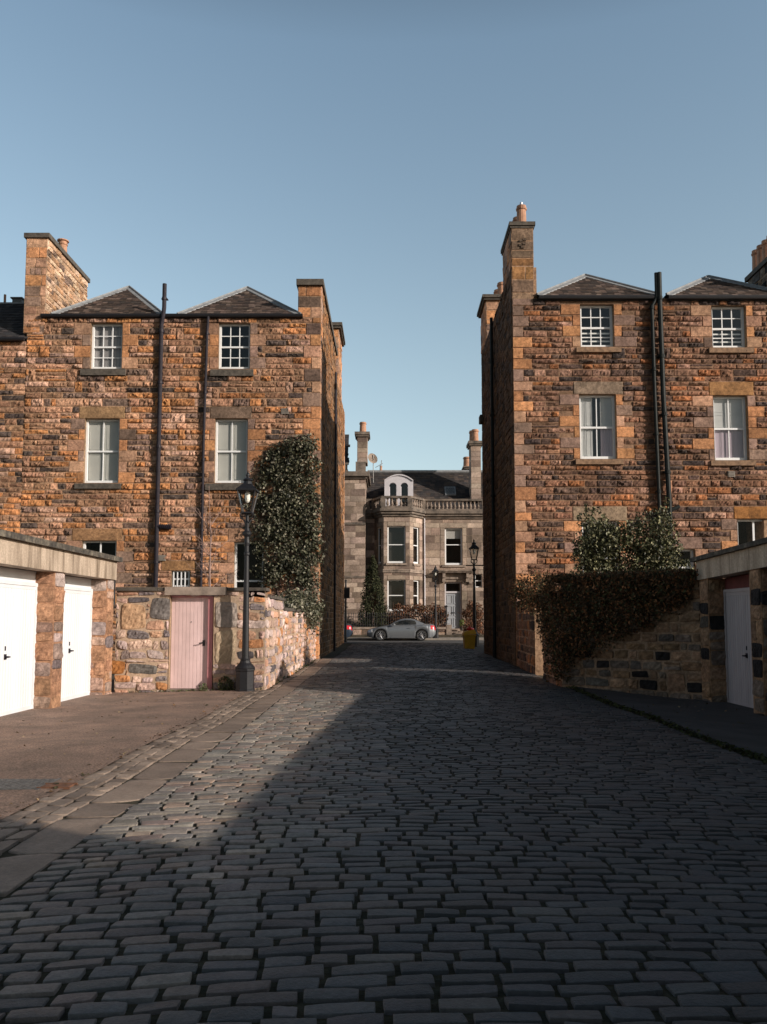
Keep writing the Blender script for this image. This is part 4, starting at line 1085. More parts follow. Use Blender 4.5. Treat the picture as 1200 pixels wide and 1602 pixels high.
# ==================================================================== PLANTS
def leaves(mb, P, N, size, cols, fold=0.25, spread=0.8, aspect=0.7):
    """many small folded leaves at points P, facing roughly N"""
    n = len(P)
    N = N + rng.normal(0, spread, (n, 3)); N /= np.linalg.norm(N, axis=1)[:, None] + 1e-9
    A = rng.normal(0, 1, (n, 3)); A[:, 2] -= 0.6
    A -= (A * N).sum(1)[:, None] * N; A /= np.linalg.norm(A, axis=1)[:, None] + 1e-9
    B = np.cross(N, A)
    s = (size * rng.uniform(0.6, 1.35, n))[:, None]
    w = s * aspect * 0.5
    p0, p2 = P - A * s * 0.5, P + A * s * 0.5
    pl = P + B * w + N * s * fold * 0.5 - A * s * 0.08; pr = P - B * w + N * s * fold * 0.5 - A * s * 0.08
    V = np.stack([p0, pr, p2, pl], 1).reshape(-1, 3)
    i = np.arange(n) * 4
    T = np.concatenate([np.stack([i, i + 1, i + 2], 1), np.stack([i, i + 2, i + 3], 1)])
    ci = rng.choice(len(cols), n, p=np.array([c[0] for c in cols]) / sum(c[0] for c in cols))
    C = np.array([c[1] for c in cols])[ci] * rng.uniform(0.6, 1.4, (n, 1))
    mb.add(V, tris=T, col=np.repeat(np.clip(C, 0, 1), 4, 0))
def blob(c, r, n):
    """points near the skin of a lumpy ellipsoid, with their normals"""
    d = rng.normal(0, 1, (n, 3)); d /= np.linalg.norm(d, axis=1)[:, None]
    k = rng.uniform(0.72, 1.04, (n, 1)) ** 0.6
    return np.array(c) + d * np.array(r) * k, d
def blobs(mb, lst, size, cols, per=1.0, **kw):
    for c, r in lst:
        n = int(per * (r[0] * r[1] + r[1] * r[2] + r[0] * r[2]) / (size * size))
        P, N = blob(c, r, max(20, n)); leaves(mb, P, N, size, cols, **kw)
IVY = [(3, (0.073, 0.075, 0.043)), (2, (0.125, 0.124, 0.078)), (1.5, (0.043, 0.046, 0.029)), (1.6, (0.263, 0.242, 0.179))]
# ivy on the corner of the western house
iv = empty('ivy', (LX(450, 900), YL - 0.3, 0.1), 'tall dark ivy climbing the orange house corner behind the near lamp', 'ivy')
m = MB(); st_ = MB()
pts = []
for _ in range(420):
    py = rng.uniform(692, 915)
    f = (py - 692) / 223
    xl = np.interp(py, [690, 705, 730, 745, 770, 820, 870, 915], [440, 425, 412, 400, 388, 392, 398, 410]) + rng.normal(0, 6)
    xr = np.interp(py, [690, 720, 800, 915], [493, 497, 499, 501]) + rng.normal(0, 2)
    px = rng.uniform(xl, xr)
    X, Z = at(px, py, YL)
    core = min((px - xl) / 25, (xr - px) / 12 + 0.3, 1.0)
    if rng.random() < 0.4 * (1 - core) * (py < 780): continue
    dep = 0.10 + 0.38 * max(0.1, core) * rng.uniform(0.5, 1.1)
    pts.append(((X, YL - dep * 0.6, Z), (rng.uniform(0.16, 0.30), dep * 0.6, rng.uniform(0.16, 0.34))))
blobs(m, pts, 0.10, IVY, 2.0, spread=0.9)
# tumbling over the lane wall
pts = []
for _ in range(190):
    y = rng.uniform(22.5, 29.2); f = (y - 21.8) / 7.4
    z = 1.75 + rng.normal(0, 0.13) + 0.5 * f * rng.uniform(0, 1)
    pts.append(((XGC - 0.15 + rng.uniform(-0.45, 0.18), y, z), (rng.uniform(0.15, 0.28), rng.uniform(0.2, 0.4), rng.uniform(0.12, 0.25))))
for _ in range(60):
    y = rng.uniform(25.0, 29.2); pts.append(((XGC + rng.uniform(0.02, 0.30), y, 1.6 + rng.normal(0, 0.2)), (0.16, 0.25, 0.18)))
blobs(m, pts, 0.095, IVY, 1.2, spread=0.9)
m.build('foliage', 'leafy', iv)
for k in range(9):
    x = LX(430 + k * 7.5, 900); z = 0.1; path = []
    while z < LZ(rng.uniform(700, 790)):
        path.append((x, YL - 0.05, z)); x += rng.normal(0, 0.09); z += 0.45
    st_.tube(path, [0.03 * (1 - 0.7 * i / len(path)) + 0.004 for i in range(len(path))], 5)
for k in range(7):   # wandering bare shoots towards the window
    px, py = 440 - k * 3, 700 + k * 18; path = []
    for i in range(6):
        X, Z = at(px, py, YL); path.append((X, YL - 0.06 - 0.02 * i, Z)); px -= rng.uniform(2, 9); py -= rng.uniform(-5, 9)
    st_.tube(path, 0.008, 4)
st_.build('stem', 'bark', iv)

# hedge of ivy over the eastern wall
HEDGE = [(3, (0.068, 0.056, 0.028)), (2, (0.137, 0.070, 0.034)), (1.4, (0.243, 0.108, 0.047)), (1, (0.090, 0.093, 0.039)), (0.6, (0.404, 0.178, 0.077))]
hd = empty('hedge', (4.4, 17.6, 0.0), 'thick dark hedge spilling over the shaded garden wall', 'hedge')
m = MB(); tw = MB()
pts = []
ztop = 2.40
for _ in range(620):
    u = rng.uniform(-0.25, L - 0.18)
    lowz = np.interp(u, [-0.25, 0.0, 0.15, 0.36, 1.0, 1.5, 2.0, 2.5, 2.8, 2.95], [0.15, 0.15, 0.36, 0.62, 0.90, 1.18, 1.45, 1.68, 1.98, 2.25]) + rng.normal(0, 0.04)
    z = rng.uniform(lowz, ztop - 0.08)
    d = (0.10 + 0.24 * np.clip((z - lowz) / 0.8, 0.1, 1)) * rng.uniform(0.7, 1.05) * np.interp(u, [2.2, 2.85], [1, 0.45])
    p = fp(frE, u, z, d * 0.7)
    pts.append((p, (0.18, 0.16, 0.16)))
for _ in range(260):
    u = rng.uniform(-0.2, L - 0.05); p = fp(frE, u, ztop - 0.06 + rng.normal(0, 0.015), rng.uniform(-0.45, 0.28))
    pts.append((p, (0.17, 0.15, 0.09)))
for _ in range(150):   # wrapped round the lane corner
    y = rng.uniform(18.0, 20.2); z = rng.uniform(0.15 + 0.75 * (y - 18.0), 2.35)
    pts.append(((3.64 - rng.uniform(0.0, 0.16), y, z), (0.12, 0.2, 0.17)))
for c, r in (((3.62, 21.6, 2.35), (0.42, 0.7, 0.48)), ((3.5, 21.9, 2.0), (0.33, 0.6, 0.42)), ((3.75, 20.6, 2.35), (0.42, 0.6, 0.35)), ((3.5, 22.4, 2.2), (0.3, 0.6, 0.4)), ((3.7, 21.0, 1.95), (0.3, 0.5, 0.4))):
    for _ in range(34):
        q, nrm = blob(c, np.array(r) * 0.68, 1); pts.append((q[0], (0.17, 0.2, 0.17)))
blobs(m, pts, 0.062, HEDGE, 0.20, spread=1.0)
for _ in range(420):
    u = rng.uniform(-0.2, L - 0.1); z = rng.uniform(1.9, ztop + 0.04) if rng.random() < 0.75 else rng.uniform(1.0, 1.9)
    if z < np.interp(u, [0, 1.1, 2.3, 2.9], [0.2, 0.7, 1.5, 2.2]): continue
    p = fp(frE, u, z, rng.uniform(0.12, 0.36)); q = p + np.array((rng.normal(0, 0.12), rng.normal(0, 0.06), rng.normal(-0.02, 0.07)))
    m.tube([p, (p + q) / 2 + rng.normal(0, 0.02, 3), q], 0.004, 3, (0.16, 0.09, 0.055))
m.build('foliage', 'dull_leaf', hd)

# glossy evergreen behind the hedge
HOLLY = [(3, (0.058, 0.062, 0.026)), (2, (0.105, 0.105, 0.048)), (1.2, (0.034, 0.038, 0.018)), (1.8, (0.24, 0.225, 0.125))]
yh = 21.5
hb = empty('evergreen_shrub', (at(975, 900, yh)[0], yh, 0.05), 'glossy evergreen shrub rising behind the hedge in front of the brown house', 'shrub')
m = MB(); pts = []
for _ in range(330):
    px = rng.uniform(903, 1056); top = np.interp(px, [903, 915, 930, 950, 975, 990, 1005, 1025, 1040, 1056], [860, 800, 815, 812, 825, 812, 805, 800, 792, 850]) + rng.uniform(0, 8)
    py = top + (912 - top) * rng.uniform(0, 1) ** 0.9
    yy = yh + rng.uniform(-0.5, 0.5); X, Z = at(px, py, yy); r = rng.uniform(0.14, 0.26)
    pts.append(((X, yy, Z), (r, r, r * 0.9)))
for sx, sy in ((915, 795), (940, 798), (1000, 808), (1036, 785), (905, 850), (1042, 800), (925, 800)):
    X, Z = at(sx, sy, yh); pts += [((X + rng.normal(0, .05), yh + rng.normal(0, .1), Z - i * 0.12), (0.07 + 0.03 * i, 0.08 + .03 * i, 0.10)) for i in range(4)]
for px in (1062, 1072, 1080):
    X, Z = at(px, 884, 20.8); pts.append(((X, 20.8, Z), (0.14, 0.2, 0.16)))
blobs(m, pts, 0.078, HOLLY, 1.9, spread=0.9)
m.build('crown', 'leafy', hb)
m = MB()
for k in range(6):
    X0 = at(975, 900, yh)[0]; X1, Z1 = at(920 + k * 24, 810 + rng.uniform(0, 20), yh)
    m.tube([(X0 + rng.normal(0, .1), yh, 0.0), ((X0 + X1) / 2, yh, Z1 * 0.55), (X1, yh, Z1)], [0.05, 0.035, 0.01], 6)
m.build('trunk', 'bark', hb)

# bare sapling behind the garden wall
ys_ = 19.3
bt = empty('bare_tree', (at(328, 900, ys_)[0], ys_, 0.0), 'leafless thin sapling behind the garden wall above the pink door', 'tree')
m = MB(); tk = MB()
bx, _z = at(330, 900, ys_)
tip = at(327, 760, ys_)
tk.tube([(bx, ys_, 0), (bx + 0.02, ys_, 1.5), (bx - 0.03, ys_, 2.5), (bx - 0.02, ys_, 3.2), (tip[0], ys_, tip[1])], [0.03, 0.028, 0.022, 0.014, 0.005], 7)
def branch(m, p, d, L, r, depth):
    path = [np.array(p)]; d = np.array(d) / np.linalg.norm(d)
    for i in range(5):
        d = d + rng.normal(0, 0.16, 3) + np.array((0, 0, 0.06)); d /= np.linalg.norm(d); path.append(path[-1] + d * L / 5)
    m.tube(path, [r * (1 - 0.8 * i / 5) + 0.0015 for i in range(6)], 5)
    if depth:
        for i in (2, 3, 4):
            if rng.random() < 0.8: branch(m, path[i], d + rng.normal(0, 0.75, 3), L * rng.uniform(0.4, 0.65), r * 0.6, depth - 1)
for i in range(16):
    z = rng.uniform(1.9, 3.7); a = rng.uniform(0, 6.28)
    branch(m, (bx - 0.015, ys_, z), (math.cos(a), 0.4 * math.sin(a), rng.uniform(0.3, 1.0)), rng.uniform(0.35, 0.8), 0.009, 2)
tk.build('trunk', 'pale_bark', bt); m.build('crown', 'pale_bark', bt)

# weeds at the foot of the walls
WEED = [(2, (0.06, 0.085, 0.03)), (1, (0.11, 0.12, 0.05)), (0.6, (0.16, 0.10, 0.05))]
for (px, py, sz, lab) in ((352, 1068, 0.16, 'leafy weed between the pink door and the lamp base'), (318, 1072, 0.09, 'small weed clump at the foot of the pink door')):
    X, Z = at(px, 1075, YG - 0.12); m = MB(); zz = float(zt(X, YG - 0.12))
    P, N = blob((0, 0, sz * 0.9), (sz, 0.09, sz), 260 if sz > .1 else 90); leaves(m, P, N, 0.045, WEED)
    for i in range(8): m.tube([(0, 0, -0.02), (rng.normal(0, sz * .5), rng.normal(0, .03), sz * rng.uniform(.8, 1.8))], 0.004, 3, (0.07, 0.07, 0.03))
    o = m.build('weed', 'leafy'); o.location = (X, YG - 0.12, zz); tag(o, lab, 'weed')
m = MB()
for i in range(90):
    X = rng.uniform(-5.5, -2.7) if rng.random() < .6 else None
    if X is not None: p = (X, YG - rng.uniform(0.03, 0.10), float(zt(X, YG)) + 0.02)
    else: y_ = rng.uniform(17.5, 29); p = (XGC + rng.uniform(0.03, 0.12), y_, float(zt(XGC, y_)) + 0.03)
    P, N = blob(p, (0.07, 0.05, 0.03), 10); leaves(m, P, N, 0.03, WEED)
tag(m.build('moss_and_weeds', 'dull_leaf'), 'thin line of moss and litter along the foot of the sunlit garden wall', 'undergrowth', kind='stuff')
m = MB()   # dry leaves and grit lying about
for i in range(420):
    if rng.random() < 0.6: x_, y_ = rng.uniform(-5.6, -2.9), rng.uniform(4, 17.3)
    else: x_, y_ = rng.uniform(4.0, 5.9), rng.uniform(6, 16.5)
    if rng.random() < 0.4: x_ = -2.86 + rng.normal(0, .04)
    leaves(m, np.array([[x_, y_, float(zt(x_, y_)) + (0.02 if x_ < 0 else 0.038)]]), np.array([[0, 0, 1.0]]), rng.uniform(0.02, 0.055), [(2, (0.16, 0.09, 0.045)), (1, (0.3, 0.22, 0.13)), (1, (0.07, 0.06, 0.03))], spread=0.3)
tag(m.build('leaf_litter', 'dull_leaf'), 'dry leaves and grit scattered over the two forecourts', 'litter', kind='stuff')
m = MB()   # mossy edge of the eastern forecourt
for i in range(2600):
    y_ = rng.uniform(2, 18.2); x_ = 3.86 + rng.normal(0, 0.05); P = np.array([[x_, y_, float(zt(x_, y_)) + rng.uniform(0, 0.035)]])
    leaves(m, P, np.array([[0, 0, 1.0]]), 0.05, [(2, (0.05, 0.055, 0.018)), (1, (0.035, 0.03, 0.018)), (1, (0.07, 0.075, 0.02))])
tag(m.build('moss', 'dull_leaf'), 'mossy strip along the kerb of the shaded forecourt', 'moss', kind='stuff')

# ==================================================================== LAMP POSTS
def make_lamp(loc, label, ladder=True):
    o = empty('street_lamp', loc, label, 'street lamp', 'black lantern street lamps')
    X, Y, Z = loc
    m = MB()
    m.lathe(loc, [(0.205, -0.1), (0.205, 0.03), (0.19, 0.05), (0.19, 0.40), (0.205, 0.42), (0.205, 0.45)], 8, rot=R(22.5))
    m.lathe(loc, [(0.20, 0.45), (0.205, 0.47), (0.17, 0.52), (0.12, 0.57), (0.10, 0.62), (0.105, 0.64), (0.09, 0.66)], 20)
    m.build('base', 'black_iron', o)
    m = MB()
    m.lathe(loc, [(0.074, 0.655), (0.068, 1.2), (0.060, 1.9), (0.051, 2.5), (0.046, 2.78)], 18)
    m.lathe(loc, [(0.046, 2.78), (0.062, 2.80), (0.062, 2.84), (0.046, 2.86), (0.046, 2.98), (0.060, 3.05), (0.050, 3.12), (0.050, 3.17), (0.088, 3.22), (0.094, 3.26), (0.058, 3.30), (0.038, 3.36), (0.046, 3.44), (0.034, 3.5), (0.030, 3.66)], 18)
    m.build('post', 'black_iron', o, smooth=False)
    m = MB()
    for a in range(4):
        c, s = math.cos(R(45 + 90 * a)), math.sin(R(45 + 90 * a))
        m.tube([(X + c * 0.05, Y + s * 0.05, Z + 3.46), (X + c * 0.09, Y + s * 0.09, Z + 3.52), (X + c * 0.16, Y + s * 0.16, Z + 3.56), (X + c * 0.19, Y + s * 0.19, Z + 3.62), (X + c * 0.15, Y + s * 0.15, Z + 3.665)], 0.012, 6)
    m.build('bracket', 'black_iron', o)
    lz = Z + 3.66
    m = MB()
    b0, b1, h = 0.095, 0.185, 0.45      # lantern: half width at foot and at eaves
    m.box(X - b0 - 0.02, X + b0 + 0.02, Y - b0 - 0.02, Y + b0 + 0.02, lz, lz + 0.03)
    for sx in (-1, 1):
        for sy in (-1, 1):
            m.tube([(X + sx * b0, Y + sy * b0, lz + 0.03), (X + sx * b1, Y + sy * b1, lz + 0.03 + h)], 0.014, 6)
    for z, b_ in ((lz + 0.03 + h, b1),):
        for (x0, y0, x1, y1) in ((-1, -1, 1, -1), (1, -1, 1, 1), (1, 1, -1, 1), (-1, 1, -1, -1)):
            m.tube([(X + x0 * b_, Y + y0 * b_, z), (X + x1 * b_, Y + y1 * b_, z)], 0.018, 6)
    ln = m.build('lantern', 'black_iron', o)
    m = MB()
    q = R(45); s2 = math.sqrt(2)
    m.lathe((X, Y, lz + 0.03 + h), [(b1 * s2 + 0.035, -0.01), (b1 * s2 + 0.035, 0.02), (b1 * s2 - 0.03, 0.06), (0.13, 0.14)], 4, rot=q)
    m.lathe((X, Y, lz + 0.03 + h), [(0.105, 0.12), (0.09, 0.17), (0.075, 0.205), (0.085, 0.21), (0.105, 0.225), (0.09, 0.245), (0.05, 0.265), (0.03, 0.285), (0.03, 0.30), (0.042, 0.32), (0.038, 0.35), (0.02, 0.385), (0.008, 0.41)], 14)
    m.build('lantern_roof', 'black_iron', ln)
    m = MB()
    for (x0, y0, x1, y1) in ((-1, -1, 1, -1), (1, -1, 1, 1), (1, 1, -1, 1), (-1, 1, -1, -1)):
        m.add([(X + x0 * b0, Y + y0 * b0, lz + 0.035), (X + x1 * b0, Y + y1 * b0, lz + 0.035), (X + x1 * b1 * .985, Y + y1 * b1 * .985, lz + h), (X + x0 * b1 * .985, Y + y0 * b1 * .985, lz + h)], [(0, 1, 2, 3)])
    m.build('lantern_glass', 'lamp_glass', ln)
    m = MB(); m.lathe((X, Y, lz + 0.03 + h), [(0.035, -0.02), (0.055, -0.06), (0.055, -0.18), (0.045, -0.22), (0.02, -0.25)], 12); m.build('lamp_bulb', 'mantle', ln)
    return o
XLP = at(384, 1000, 17.2)[0]
lamp = make_lamp((XLP, 17.22, float(zt(XLP, 17.2)) + 0.01), 'black lantern lamp standing close to the garden wall by the pink door')
lp2 = copy_tree(lamp); lx2 = at(681.5, 960, 51.9)[0]; lp2.location = (lx2, 51.9, 0.33); lp2['label'] = 'distant lantern lamp on the far pavement behind the silver car'
lp3 = copy_tree(lamp); lp3.location = (4.11, 40.5, 0.17); lp3.scale = (1.15, 1.15, 1.15); lp3['label'] = 'lantern lamp in shade against the brown house flank above the yellow bin'
m = MB(); X, Y = 3.62, 36.5   # built round a nominal spot, then hung on the lamp
m.tube([(X - 0.35, Y, 3.55), (X + 0.75, Y, 3.55)], 0.025, 6); m.tube([(X + 0.75, Y, 3.55), (X + 0.75, Y, 3.25)], 0.02, 6)
o = m.build('ladder_bar', 'black_iron', None); o.parent = lp3; o.location = -Vector((X, Y, 0.13))

# dark sign post at the western corner of the street
m = MB(); sp = empty('sign_post', (-2.45, 46.2, 0.22), 'slim dark post with a small plate at the far end of the lane', 'sign post')
X, Y = -2.45, 46.2
m.lathe((X, Y, 0.2), [(0.08, 0), (0.08, 0.25), (0.05, 0.3), (0.05, 3.4), (0.08, 3.42), (0.02, 3.5)], 10); m.build('post', 'black_iron', sp)
m = MB(); m.box(X - 0.22, X + 0.22, Y - 0.09, Y - 0.055, 2.65, 3.25); m.build('plate', 'black_iron', sp)

# ==================================================================== FAR TERRACE
YF = 58.0
def FX(px, py=880, Y=YF): return at(px, py, Y)[0]
def FZ(py, px=650, Y=YF): return at(px, py, Y)[1]
fh = empty('terraced_house', (2.4, YF, 0.5), 'pale ashlar house closing the lane with a two storey bay, balustrade and white dormer', 'house')
XF0, XF1 = FX(572), 11.5
ZC0, ZC1 = FZ(811), FZ(801)
frF = frame3((0, YF, 0), (1, 0, 0))
hU = (FX(696), FX(723.5), FZ(884), FZ(826)); hD = (FX(695.5), FX(722), 0.86, FZ(910.5))
hS = (FX(743), FX(754), FZ(919), FZ(898))
w = MB()
ASH = dict(h=(0.34, 0.42), ln=(0.6, 1.2), amp=0.006, cell=0.3, mortar=(0.22, 0.165, 0.125), gap=0.006, doubles=0, dress=[(1, (0.36, 0.28, 0.22))], tilt=0.003, splits=0)
bl = surround(hU, (hU[0] - 0.35, hU[1] + 0.35, hU[3] + 0.35), (0.3, 0.3), (0.3, 0.3), 5, lcol=np.array((0.38, 0.30, 0.235)))
bl += surround(hD, (hD[0] - 0.4, hD[1] + 0.4, hD[3] + 0.35), (0.35, 0.35), (0.35, 0.35), 5, lcol=np.array((0.40, 0.31, 0.245)))
masonry(w, frF, XF0, XF1, 0.2, ZC0, PAL_ASHLAR, [hU, hD, hS], bl, **ASH)
# bay
YB = 56.6
bx0, bx1 = FX(600, 880, YB), FX(641, 880, YB); bl0, bl1 = FX(586), FX(661.5)
faces = [((bl0, YF), (bx0, YB)), ((bx0, YB), (bx1, YB)), ((bx1, YB), (bl1, YF))]
zu = (FZ(881, 650, YB), FZ(823, 650, YB)); zd = (FZ(956, 650, YB), FZ(907, 650, YB))
bays = []
for i, (p, q) in enumerate(faces):
    fl = math.hypot(q[0] - p[0], q[1] - p[1]); fr = frame3((p[0], p[1], 0), (q[0] - p[0], q[1] - p[1], 0))
    if i == 1: a, b_ = FX(606, 880, YB) - p[0], FX(634.5, 880, YB) - p[0]
    else: a, b_ = fl * 0.27, fl * 0.73
    hs = [(a, b_, *zu), (a, b_, *zd)]
    masonry(w, fr, 0, fl, 0.2, ZC0, PAL_ASHLAR, hs, [(a, b_, z[1], z[1] + 0.3, np.array((0.38, 0.30, 0.235))) for z in (zu, zd)], **ASH)
    bays += [(fr, hh) for hh in hs]
w.box(XF0, XF1, 68, 68.2, 0.2, ZC0, MORTAR); w.box(XF1 - 0.2, XF1, YF + 0.02, 68, 0.2, ZC0, MORTAR)
w.build('wall', 'ashlar', fh)
for fr, hh in bays: window(fh, fr, hh, 1, (1, 1), fw=0.09, setb=0.10, sill=(hh[0] - 0.1, hh[1] + 0.1, hh[2] - 0.14, hh[2]), sill_mat='far_trim')
window(fh, frF, hU, 1, (1, 1), fw=0.10, setb=0.12, meet=0.55, back=[('blind', 'blind', 0, 1, 0.72, 1.0, -0.28)], sill=(hU[0] - 0.2, hU[1] + 0.2, hU[2] - 0.15, hU[2]), sill_mat='far_trim')
window(fh, frF, hS, 1, (1, 1), fw=0.05)
# door with fanlight
m = MB(); a, b_, c, d = hD; zf = FZ(926); 
m.boxf(frF, a, a + 0.1, c, d, -0.3, -0.18); m.boxf(frF, b_ - 0.1, b_, c, d, -0.3, -0.18); m.boxf(frF, a + .1, b_ - .1, zf - 0.08, zf + 0.05, -0.3, -0.175); m.boxf(frF, a + .1, b_ - .1, d - 0.09, d, -0.3, -0.18)
fl = m.build('door_frame', 'dormer_paint', fh)
m = MB(); m.add([fp(frF, a + .1, zf + .05, -.24), fp(frF, b_ - .1, zf + .05, -.24), fp(frF, b_ - .1, d - .09, -.24), fp(frF, a + .1, d - .09, -.24)], [(0, 1, 2, 3)]); m.build('fanlight', 'glass', fl)
m = MB(); m.boxf(frF, a + .1, b_ - .1, zf, d, -1.2, -1.1); m.build('room_interior', 'room_dark', fl)
m = MB(); x0, x1, z1 = a + 0.1, b_ - 0.1, zf - 0.08
m.boxf(frF, x0, x1, c, z1, -0.30, -0.25)
W = x1 - x0
for (u0, u1) in ((0.06, 0.46), (0.54, 0.94)):
    for (v0, v1) in ((0.05, 0.30), (0.36, 0.64), (0.70, 0.95)):
        q0, q1, q2, q3 = x0 + W * u0, x0 + W * u1, c + (z1 - c) * v0, c + (z1 - c) * v1
        for r_ in ((q0, q1, q2, q2 + .05), (q0, q1, q3 - .05, q3), (q0, q0 + .05, q2 + .05, q3 - .05), (q1 - .05, q1, q2 + .05, q3 - .05)): m.boxf(frF, *r_, -0.25, -0.22)
dr = m.build('door', 'grey_door', fh)
m = MB(); xm = (x0 + x1) / 2; m.boxf(frF, xm - 0.12, xm + 0.12, c + 1.05, c + 1.13, -0.25, -0.21); m.build('letterbox', 'black_iron', dr)
m = MB()
for i in range(4): m.box(a - 0.5, b_ + 0.5, YF - 1.6 + 0.32 * i, YF - 0.0 if i == 3 else YF - 1.6 + 0.32 * (i + 1), 0.3, 0.50 + 0.09 * (i + 1))
m.build('door_step', 'far_trim', fh)
m = MB(); cx0, cx1 = FX(684), FX(741); z0 = FZ(896)
m.boxf(frF, cx0, cx1, z0, z0 + 0.10, 0.03, 0.52); m.boxf(frF, cx0 - .06, cx1 + .06, z0 + 0.10, z0 + 0.17, 0.03, 0.6); m.boxf(frF, cx0 + .1, cx1 - .1, z0 - 0.45, z0 - 0.002, 0.03, 0.10)
m.build('door_canopy', 'far_trim', fh)
for u in (cx0 + 0.45, cx1 - 0.45):
    m = MB(); m.boxf(frF, u - 0.11, u + 0.11, z0 - 0.65, z0 - 0.003, 0.10, 0.24); m.boxf(frF, u - 0.10, u + 0.10, z0 - 0.35, z0 - 0.004, 0.24, 0.42); m.build('console_bracket', 'far_trim', fh)
m = MB(); m.boxf(frF, FX(733), FX(737.5), FZ(913), FZ(900), 0.03, 0.2); m.build('wall_light', 'far_trim', fh)
# cornices follow the plan line: wall, bay, wall
plan = [(XF0 - 0.02, YF), (bl0, YF), (bx0, YB), (bx1, YB), (bl1, YF), (XF1, YF)]
def offset_plan(pl, d):
    """the same plan line pushed towards the street by d"""
    out = []
    for i, p in enumerate(pl):
        ds = []
        for j in (i - 1, i):
            if 0 <= j < len(pl) - 1:
                t = np.array(pl[j + 1]) - np.array(pl[j]); t /= np.linalg.norm(t); ds.append(np.array((t[1], -t[0])))
        n = sum(ds); n /= np.linalg.norm(n); k = d / max(0.3, float(n @ ds[0])); out.append((p[0] + n[0] * k, p[1] + n[1] * k))
    return out
def band(mb, z0, z1, d0, d1):
    A, B_ = offset_plan(plan, d0), offset_plan(plan, d1)
    for i in range(len(plan) - 1):
        V = [(*B_[i], z0), (*B_[i + 1], z0), (*B_[i + 1], z1), (*B_[i], z1), (*A[i], z0), (*A[i + 1], z0), (*A[i + 1], z1), (*A[i], z1)]
        mb.add(V, [(0, 1, 2, 3), (3, 2, 6, 7), (4, 5, 1, 0), (4, 0, 3, 7), (1, 5, 6, 2), (5, 4, 7, 6)])
m = MB()
band(m, ZC0 - 0.02, ZC0 + 0.14, -0.2, 0.12); band(m, ZC0 + 0.14, ZC0 + 0.30, -0.2, 0.26); band(m, ZC0 + 0.30, ZC1 + 0.03, -0.3, 0.38)
m.build('cornice', 'balustrade_stone', fh)
m = MB(); 
for (zz) in ((zu[0] - 0.55, zu[0] - 0.42), (zd[1] + 0.5, zd[1] + 0.62)): 
    A = plan; plan = plan[1:5]; band(m, *zz, 0.005, 0.07); plan = A
m.build('string_course', 'far_trim', fh)
ZB0, ZB1 = ZC1 + 0.03, FZ(781)
bal = MB(); band(bal, ZB0, ZB0 + 0.16, -0.12, 0.22); band(bal, ZB1 - 0.14, ZB1, -0.12, 0.22)
OP = offset_plan(plan, 0.05)
peds = [(OP[1][0], OP[1][1]), OP[2], OP[3], OP[4], (OP[4][0] + 4.3, OP[4][1]), (OP[0][0] + 0.1, OP[0][1])]
for x, y in peds: bal.box(x - 0.17, x + 0.17, y - 0.17, y + 0.17, ZB0 + 0.16, ZB1 - 0.14)
bo = bal.build('balustrade', 'balustrade_stone', fh)
bm = MB(); hb_ = ZB1 - 0.14 - ZB0 - 0.16
bm.lathe((0, 0, 0), [(0.09, 0), (0.09, 0.05), (0.05, 0.07), (0.105, hb_ * 0.30), (0.09, hb_ * 0.42), (0.045, hb_ * 0.68), (0.05, hb_ * .8), (0.085, hb_ * 0.88), (0.085, hb_)], 10)
first = None
for i in range(len(OP) - 1):
    p, q = np.array(OP[i]), np.array(OP[i + 1]); Ls = np.linalg.norm(q - p); n = int(Ls / 0.27)
    for k in range(1, n):
        c = p + (q - p) * k / n
        if c[0] > 8.6 or any(math.hypot(c[0] - a_, c[1] - b2) < 0.24 for a_, b2 in peds): continue
        if first is None: first = bm.build('baluster', 'far_trim', bo); o = first
        else: o = first.copy(); COL.objects.link(o); o.parent = bo
        o.location = Vector((c[0], c[1], ZB0 + 0.16)) - Vector(parent_origin(bo))
first.data.transform(Matrix.Translation(Vector(parent_origin(bo))))
# roof
ze, yr_ = ZB0 - 0.1, 62.6; zr = at(650, 739, yr_)[1]
m = MB(); vd = np.array((0, yr_ - YF - 0.5, zr - ze)); vl = np.linalg.norm(vd)
slates(m, frame3((XF0, YF + 0.5, ze), (1, 0, 0), vd), [(0, 0), (XF1 - XF0, 0), (XF1 - XF0, vl), (0, vl)], [(2, (0.055, 0.047, 0.045)), (1, (0.085, 0.065, 0.055)), (1, (0.04, 0.037, 0.038))], h=0.25, w=(0.25, 0.4))
m.add([(XF0, yr_, zr), (XF1, yr_, zr), (XF1, 68, ze), (XF0, 68, ze)], [(0, 1, 2, 3)], col=(0.06, 0.05, 0.05))
# hipped slope over the bay in front of the dormer
yb2 = YB + 0.7; ap = np.array(((bx0 + bx1) / 2 + 0.3, YF + 2.2, zr - 1.35))
for p, q in (((bl0 + .3, YF + .4), (bx0 + .2, yb2)), ((bx0 + .2, yb2), (bx1 - .2, yb2)), ((bx1 - .2, yb2), (bl1 + 1.8, YF + 0.45))):
    m.add([(p[0], p[1], ze + .02), (q[0], q[1], ze + .02), ap], tris=[(0, 1, 2)], col=(0.10, 0.075, 0.06))
rf = m.build('roof', 'slate', fh)
m = MB(); m.tube([(XF0, yr_, zr + 0.06), (XF1, yr_, zr + 0.06)], 0.12, 8); m.build('ridge_flashing', 'lead', rf)
m = MB(); a_, b2 = FX(696, 770, 60.5), FX(713, 770, 60.5)
frS2 = frame3((0, YF + 0.5, ze), (1, 0, 0), vd); v0 = vl * 0.42; 
m.boxf(frS2, a_, b2, v0, v0 + 1.05, 0.0, 0.12); sk = m.build('skylight', 'lead', fh)
